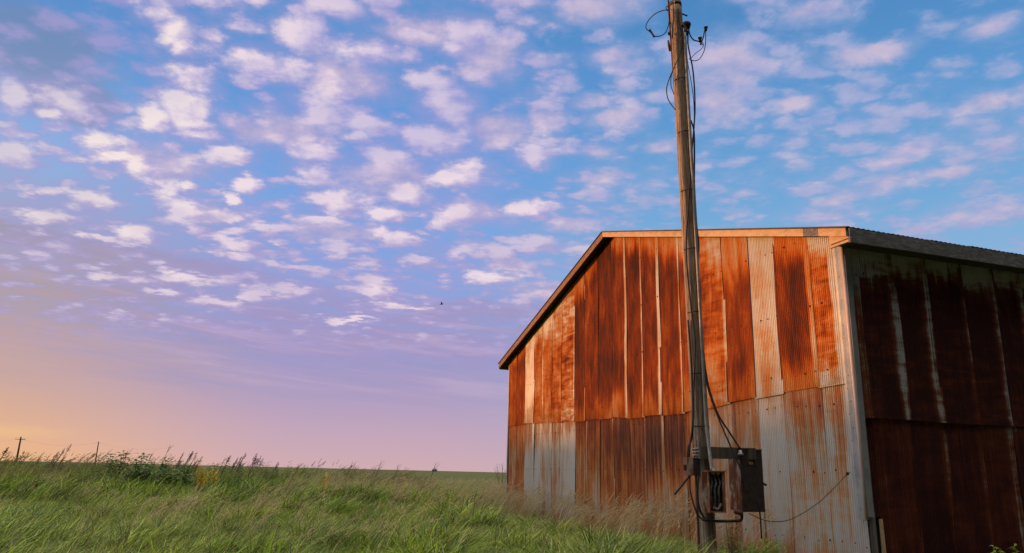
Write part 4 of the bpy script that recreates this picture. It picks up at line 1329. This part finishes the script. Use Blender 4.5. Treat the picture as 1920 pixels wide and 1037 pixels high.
# near and middle green grass: tufts on a carpet, of very uneven height
xs, ys, sz = [], [], []
for n, d0, d1, m_ in ((3600, 3.6, 9, 1.0), (6000, 9, 17, 1.05), (7000, 17, 36, 1.1)):
    x, y = wedge(n, d0, d1)
    xs.append(x); ys.append(y); sz.append(np.full(n, m_) * rng.uniform(.55, .85, n))
# tussocks: groups of tall clumps close together
for n, d0, d1, per in ((120, 4.5, 10, 12), (230, 10, 18, 11), (260, 18, 34, 9)):
    x, y = wedge(n, d0, d1)
    big = rng.uniform(.85, 1.55, n)
    for j in range(per):
        rr = rng.uniform(0, .42, n) * big; aa = rng.uniform(0, 6.28, n)
        xs.append(x + rr * np.cos(aa)); ys.append(y + rr * np.sin(aa)); sz.append(big * (1.08 - .75 * rr))
x = np.concatenate(xs); y = np.concatenate(ys); sz = np.concatenate(sz)
k = clear(x, y); x, y, sz = x[k], y[k], sz[k]
d = np.hypot(x, y)
lr = low_right(x, y)
off, s_ = barn_uv(x, y)
sc = sz * (0.52 + 0.62 * vnoise(x, y, .45, 1)) * (1 - 0.74 * lr) * np.where((off > 0) & (off < 1.6) & (s_ > -1) & (s_ < 15), .62, 1)
sc *= np.where(d < 6.5, np.clip(.40 + (d - 3.6) / 5.5, .4, 1), 1)
comb = vnoise(x, y, .35, 9)
rot = (comb - .45) * 2.4 + rng.normal(0.1, .75, len(x))
# dry patches and lush patches use different clumps
kind = np.clip((vnoise(x, y, .42, 12) * .7 + rng.random(len(x)) * .45) * 12 - .5, 0, 11.9).astype(int)
kind = np.where(rng.random(len(x)) < .07, rng.integers(12, 15, len(x)), kind)
scatter('green_grass', GRN, np.c_[x, y, ground_h(x, y)], sc, rot, kind)
tag(bpy.data.objects['green_grass'], 'long green grass bending in the wind before the barn', 'grass', kind='stuff')
# tan seed-head grass: along the gable, in drifts, and along the fence row
xs, ys, sc = [], [], []
s = rng.uniform(-0.2, 13.5, 150); off = np.abs(rng.normal(0, .6, 150)) + .15
s_keep = rng.random(150) < np.clip((s - 2.0) / 2.0, 0.0, 1)
s, off = s[s_keep], off[s_keep]
x = C0.x + DG.x * s - DS.x * off; y = C0.y + DG.y * s - DS.y * off
xs.append(x); ys.append(y); sc.append(rng.uniform(.55, 1.12, len(x)))
x, y = wedge(1900, 5.5, 34, -44, 20)
kk = (rng.random(len(x)) < np.clip((vnoise(x, y, .32, 5) - .46) * 2.2, 0.03, 1) * np.clip((np.hypot(x, y) - 4) / 11, .22, 1)) & clear(x, y)
xs.append(x[kk]); ys.append(y[kk]); sc.append(rng.uniform(.5, 1.05, kk.sum()))
x, y = wedge(800, 20, 36, -16, 3)
kk = clear(x, y); xs.append(x[kk]); ys.append(y[kk]); sc.append(rng.uniform(.65, 1.1, kk.sum()))
x = np.concatenate(xs); y = np.concatenate(ys); sc = np.concatenate(sc)
k = clear(x, y); x, y, sc = x[k], y[k], sc[k]
o_ = scatter('dry_grass', TAN, np.c_[x, y, ground_h(x, y)], sc, rng.normal(0, .35, len(x)), rng.integers(0, 7, len(x)))
tag(o_, 'pale dry grass with feathery seed heads along the barn foot and field edge', 'grass', kind='stuff')
# brown and green weeds of the fence row
x, y = wedge(1100, 22, 33, -44, -6)
dens = np.clip(.75 - (x + 4) / 18, .1, 1)
kk = rng.random(len(x)) < dens
x, y = x[kk], y[kk]
hgt = rng.uniform(.50, 1.12, len(x)) * np.clip(.80 - x / 90, .6, 1.05)
o_ = scatter('fence_row_weeds', BRN, np.c_[x, y, ground_h(x, y)], hgt * rng.choice((.85, 1.0, 1.12), len(x)), rng.normal(0, .4, len(x)), np.where(vnoise(x, y, .4, 21) + rng.normal(0, .12, len(x)) > .52, rng.integers(6, 10, len(x)), rng.integers(0, 6, len(x))))
tag(o_, 'ragged brown and leafy weeds in a band along the far edge of the grass', 'weeds', kind='stuff')
x, y = wedge(2600, 20, 34, -44, -2)
o_ = scatter('fence_row_grass', GRN, np.c_[x, y, ground_h(x, y)], rng.uniform(1.0, 2.15, len(x)) * np.clip(.88 - x / 90, .6, 1.10), rng.normal(0, .5, len(x)), rng.integers(0, 6, len(x)))
tag(o_, 'rank green grass growing up through the brown weed band', 'grass', kind='stuff')

# ------------------------------------------------------------------ single plants standing out
M['darkleaf'] = m_leafy('broad_weed_leaf', (0.05, 0.11, 0.025, 1), (0.08, 0.16, 0.035, 1), (0.12, 0.20, 0.05, 1), 1.5, 0.35)
M['stalk'] = m_leafy('weed_stalk', (0.06, 0.045, 0.03, 1), (0.10, 0.075, 0.05, 1), (0.14, 0.10, 0.07, 1), 1.5, 0.1)
M['head'] = m_leafy('dark_seed_head', (0.055, 0.035, 0.028, 1), (0.085, 0.055, 0.045, 1), (0.12, 0.08, 0.065, 1), 2.0, 0.25)
M['gold'] = m_leafy('goldenrod_flower', (0.70, 0.46, 0.02, 1), (0.80, 0.56, 0.03, 1), (0.85, 0.62, 0.06, 1), 2.0, 0.3)


def seed_weed(px, ytop, Y, label, heads=5, wide=.25, lean=.28):
    T_ = at(px, ytop, Y)
    B_ = Vector((T_.x - lean * T_.z, Y, float(ground_h(T_.x - lean * T_.z, Y))))
    t = thing('seed_head_weed', B_, label, 'weed', 'tall weeds with dark seed heads')
    H = T_.z - B_.z
    for i in range(heads):
        st_, hd = MB(), MB()
        hh = H * (1 if i == 0 else rnd.uniform(.72, .98))
        b0 = B_ + Vector((rnd.uniform(-wide, wide) if i else 0, rnd.uniform(-.15, .15), 0))
        tip = b0 + Vector((lean * hh * rnd.uniform(.7, 1.3), rnd.uniform(-.06, .06), hh))
        midp = b0.lerp(tip, .55) - Vector((.05 * hh, 0, 0))
        path = spline([b0, midp, tip], 6)
        st_.tube(path, [.007] * (len(path) - 1) + [.003], 5)
        dirn = (path[-1] - path[-4]).normalized()
        n_h = rnd.randint(34, 46)
        hl = rnd.uniform(.20, .36)
        for k in range(n_h):
            u = rnd.random()
            p = tip - dirn * (hl * u)
            a = rnd.uniform(0, 6.28)
            s_ = dirn.orthogonal().normalized(); s_ = s_ * math.cos(a) + dirn.cross(s_) * math.sin(a)
            hd.leaf(p + s_ * rnd.uniform(0, .022) * (.3 + u), dirn + s_ * rnd.uniform(.3, 1.3), dirn.cross(s_), rnd.uniform(.03, .09) * (.45 + .9 * u), 0.010, .1)
        st_.build('stalk', M['stalk'], t)
        hd.build('seed_head', M['head'], t)


def broad_weed(px, ytop, Y, label, stems=3, wide=.3, leafsz=.17, low=.15, group='broad-leaved weeds on the skyline', name='broadleaf_weed'):
    T_ = at(px, ytop, Y)
    B_ = Vector((T_.x, Y, float(ground_h(T_.x, Y))))
    t = thing(name, B_, label, 'weed', group)
    st_, lf = MB(), MB()
    H = T_.z - B_.z
    for i in range(stems):
        hh = H * (1 if i == 0 else rnd.uniform(.75, .97))
        b0 = B_ + Vector((rnd.uniform(-wide, wide) * .6 if i else 0, rnd.uniform(-.2, .2), 0))
        tip = b0 + Vector((rnd.uniform(-.1, .15), rnd.uniform(-.1, .1), hh))
        st_.tube([b0, b0.lerp(tip, .5) + Vector((.02, 0, 0)), tip], [.010, .008, .005], 6)
        nl = int(34 * H)
        for k in range(nl):
            u = low + (1 - low) * (k / nl) ** .8
            p = b0.lerp(tip, u)
            a = k * 2.4 + i
            dirn = Vector((math.cos(a), math.sin(a), rnd.uniform(.1, .7)))
            hold = p + dirn.normalized() * rnd.uniform(.02, .08)
            lf.leaf(hold, dirn, ZU, leafsz * rnd.uniform(.7, 1.25), leafsz * rnd.uniform(.45, .65), .35)
    st_.build('stems', M['stalk'], t)
    lf.build('leaves', M['darkleaf'], t)


def goldenrod(px, ytop, Y, label, stems=4, wide=.12):
    T_ = at(px, ytop, Y)
    B_ = Vector((T_.x - .1, Y, float(ground_h(T_.x, Y))))
    t = thing('goldenrod', B_, label, 'wildflower', 'goldenrod in the fence row')
    st_, lf, fl_ = MB(), MB(), MB()
    H = T_.z - B_.z
    for i in range(stems):
        hh = H * (1 if i == 0 else rnd.uniform(.6, .97))
        b0 = B_ + Vector((rnd.uniform(-wide, wide) if i else 0, rnd.uniform(-.1, .1), 0))
        tip = b0 + Vector((.12 * hh, 0, hh))
        st_.tube([b0, b0.lerp(tip, .5), tip], [.006, .005, .003], 5)
        for k in range(26):
            p = b0.lerp(tip, .1 + .7 * k / 26); a = k * 2.4
            lf.leaf(p, Vector((math.cos(a), math.sin(a), .5)), ZU, .09, .016, .3)
        for k in range(150):
            u = rnd.random() ** .8
            a = rnd.uniform(0, 6.28)
            p = tip - ZU * (.36 * u * H)
            dirn = Vector((math.cos(a) + .35, math.sin(a), .35))
            fl_.leaf(p + dirn * rnd.uniform(0, .07) * (.4 + u), dirn, ZU, .036, .026, .1)
    st_.build('stems', M['stalk'], t)
    lf.build('leaves', M['darkleaf'], t)
    fl_.build('flower_plumes', M['gold'], t)


def dry_stalk(px, ytop, Y, label, lean=.3, branches=7):
    T_ = at(px, ytop, Y)
    B_ = Vector((T_.x - lean * T_.z * .6, Y, float(ground_h(T_.x, Y))))
    t = tag(MB_stalk(B_, T_, branches), label, 'weed', 'thin dry stalks above the grass')
    return t


def MB_stalk(B_, T_, branches):
    m_ = MB()
    path = spline([B_, B_.lerp(T_, .5) - Vector((.06, 0, 0)), T_], 6)
    m_.tube(path, [.006] * (len(path) - 1) + [.002], 5)
    for k in range(branches):
        i = int(len(path) * (.5 + .48 * k / branches))
        p = path[min(i, len(path) - 2)]
        e = p + Vector((rnd.uniform(.02, .22), rnd.uniform(-.08, .08), rnd.uniform(.08, .2)))
        m_.tube([p, p.lerp(e, .5) + Vector((0, 0, -.015)), e], [.0035, .003, .0015], 4)
        for j in range(6):
            m_.leaf(e - (e - p) * .1 * j, (e - p) + Vector((rnd.uniform(-.1, .1), rnd.uniform(-.1, .1), 0)), ZU, .03, .009, .1)
    return m_.build('dry_stalk', M['head'])


for px, yt, Y, lab, hd_, wd in (
        (14, 838, 23, 'dark seed-head weed at the very edge beside the far pole with a crossarm', 6, .3),
        (52, 846, 24, 'low seed-head weed just right of the far pole with a crossarm', 3, .2),
        (132, 832, 23, 'tall feathery weed bending right between the two far line poles', 3, .15),
        (118, 848, 22, 'shorter weed standing at the foot of the tall feathery one between the far poles', 4, .2),
        (362, 846, 24, 'bushy dark seed-head weed directly behind the goldenrod', 8, .3),
        (376, 848, 24, 'dark drooping weed leaning over the goldenrod', 6, .25),
        (460, 850, 24, 'broadest clump of dark seed heads, right of the goldenrod', 9, .4),
        (490, 850, 24, 'upright dark weed at the right side of the broadest seed-head clump', 5, .2),
        (446, 862, 25, 'small dark weed at the left foot of the broadest seed-head clump', 4, .2),
        (522, 866, 25, 'little weed alone right of the seed-head clumps', 3, .2)):
    seed_weed(px, yt, Y, lab, hd_, wd)
for px, yt, Y, lab, n_s, wd in (
        (216, 848, 22, 'broad-leaved weed with the tallest upright leaf tuft, leftmost of the leafy ones', 3, .22),
        (236, 850, 22, 'broad-leaved weed close beside the tallest leaf tuft', 3, .2),
        (268, 850, 22, 'broad-leaved weed with spreading flat top right of the tall leaf tufts', 4, .35),
        (313, 862, 22, 'single low leafy weed under the thin bent stalk', 3, .2),
        (345, 866, 21.5, 'leafy green weed left against the goldenrod', 5, .4)):
    broad_weed(px, yt, Y, lab, n_s, wd)
for k, (px, yt) in enumerate(((255, 874), (300, 878), (330, 882))):
    broad_weed(px, yt, 21, ('dense dark green bush below the spreading leafy weed', 'dense dark green bush in the middle of the low leafy mass', 'dense dark green bush at the foot of the goldenrod')[k], 9, .8, .15, .02, 'dense low green bushes in the fence row', 'low_bush')
for px, yt, Y, lab, n_s in ((375, 868, 18.0, 'yellow goldenrod with the tallest, fullest flower plumes', 6), (397, 875, 18.4, 'yellow goldenrod with thinner plumes right of the fullest one', 3),
                            (612, 886, 20, 'lone small goldenrod in the dry grass right of the seed-head weeds', 2), (757, 894, 21, 'tiny goldenrod sprig amid pale grass nearest the barn', 2)):
    goldenrod(px, yt, Y, lab, n_s)
for px, yt, Y, lab in ((241, 842, 24, 'thin straight stalk between the broad-leaved weeds'), (320, 832, 23, 'thin bent stalk rising highest above the leafy weeds'), (285, 850, 24, 'thin dry stalk behind the spreading leafy weed'),
                       (422, 858, 25, 'thin stalk between goldenrod and broadest seed-head clump'), (562, 868, 26, 'thin dry stalk right of the little lone weed'), (598, 872, 27, 'fine stalk above the lone small goldenrod'),
                       (662, 864, 26, 'fine straight stalk over the pale grass at mid field'), (716, 862, 26, 'branching dry stalk with arched top over the pale grass'), (748, 870, 26, 'fine stalk just right of the arched branching one'),
                       (818, 866, 27, 'straight thin stalk in front of the tiny far shed'), (80, 848, 23, 'thin dry stalk right of the crossarm pole')):
    dry_stalk(px, yt, Y, lab)
# faint bare shrub behind the far barn corner
c = at(940, 868, 32)
B_ = Vector((c.x, 32, 0))
t = thing('shrub', B_, 'thin sparse shrub beside the far barn corner', 'shrub')
m1, m2 = MB(), MB()
for i in range(9):
    a = i * .7
    tip = B_ + Vector((math.cos(a) * rnd.uniform(.1, .4), math.sin(a) * .3, c.z * rnd.uniform(.75, 1.0)))
    m1.tube([B_, B_.lerp(tip, .5) + Vector((.03, 0, .03)), tip], [.011, .008, .003], 5)
    for k in range(40):
        p = B_.lerp(tip, rnd.uniform(.45, 1.0)) + Vector((rnd.gauss(0, .08), rnd.gauss(0, .08), rnd.gauss(0, .05)))
        m2.leaf(p, Vector((rnd.uniform(-1, 1), rnd.uniform(-1, 1), rnd.uniform(-.2, .8))), ZU, .06, .028, .2)
m1.build('branches', M['stalk'], t); m2.build('leaves', M['brownweed'], t)


def leafy_plant(B_, H, label, n=9, group=None, name='weed_plant', lsz=.14, spread=.35):
    t = thing(name, B_, label, 'weed', group)
    m1, m2 = MB(), MB()
    for i in range(n):
        a = i * 2.4 + .3
        tip = B_ + Vector((math.cos(a) * spread * rnd.uniform(.3, 1), math.sin(a) * spread * rnd.uniform(.3, 1), H * rnd.uniform(.65, 1)))
        m1.tube([B_, B_.lerp(tip, .5) + Vector((0, 0, H * .1)), tip], [.006, .005, .002], 5)
        for k in range(9):
            p = B_.lerp(tip, .3 + .7 * k / 8) + Vector((0, 0, H * .08))
            a2_ = a + k * 2.1
            m2.leaf(p, Vector((math.cos(a2_), math.sin(a2_), .35)), ZU, lsz * rnd.uniform(.6, 1.1), lsz * .22, .4)
    m1.build('stems', M['green'], t); m2.build('leaves', M['green'], t)


g1 = at(1890, 1046, 8.35); leafy_plant(Vector((g1.x, 8.35, 0)), .40, 'green weed sprouting at the foot of the shaded side wall', 7, lsz=.12, spread=.22)
leafy_plant(Vector((at(1400, 1000, 9.0).x, 9.0, 0)), .40, 'leafy green weed below the big electrical box', 11, spread=.4)
leafy_plant(Vector((at(1440, 1000, 9.2).x, 9.2, 0)), .34, 'low green weed right of the one below the big electrical box', 9, spread=.38)
# rusty dock stalk at the pole's foot
c = at(1368, 965, 8.9)
t = thing('dock_weed', Vector((c.x, 8.9, 0)), 'brown seed-laden dock stalk behind the service pole foot', 'weed')
m1, m2 = MB(), MB()
for i in range(5):
    tip = Vector((c.x + rnd.uniform(-.1, .1), 8.9 + rnd.uniform(-.05, .05), c.z * rnd.uniform(.75, 1)))
    m1.tube([Vector((c.x, 8.9, 0)), tip], [.007, .003], 5)
    for k in range(110):
        p = Vector((c.x, 8.9, 0)).lerp(tip, rnd.uniform(.4, 1))
        m2.leaf(p + Vector((rnd.gauss(0, .022), rnd.gauss(0, .022), 0)), Vector((rnd.uniform(-1, 1), rnd.uniform(-1, 1), .5)), ZU, .025, .018, .1)
m1.build('stems', M['stalk'], t); m2.build('seeds', M['tan'], t)
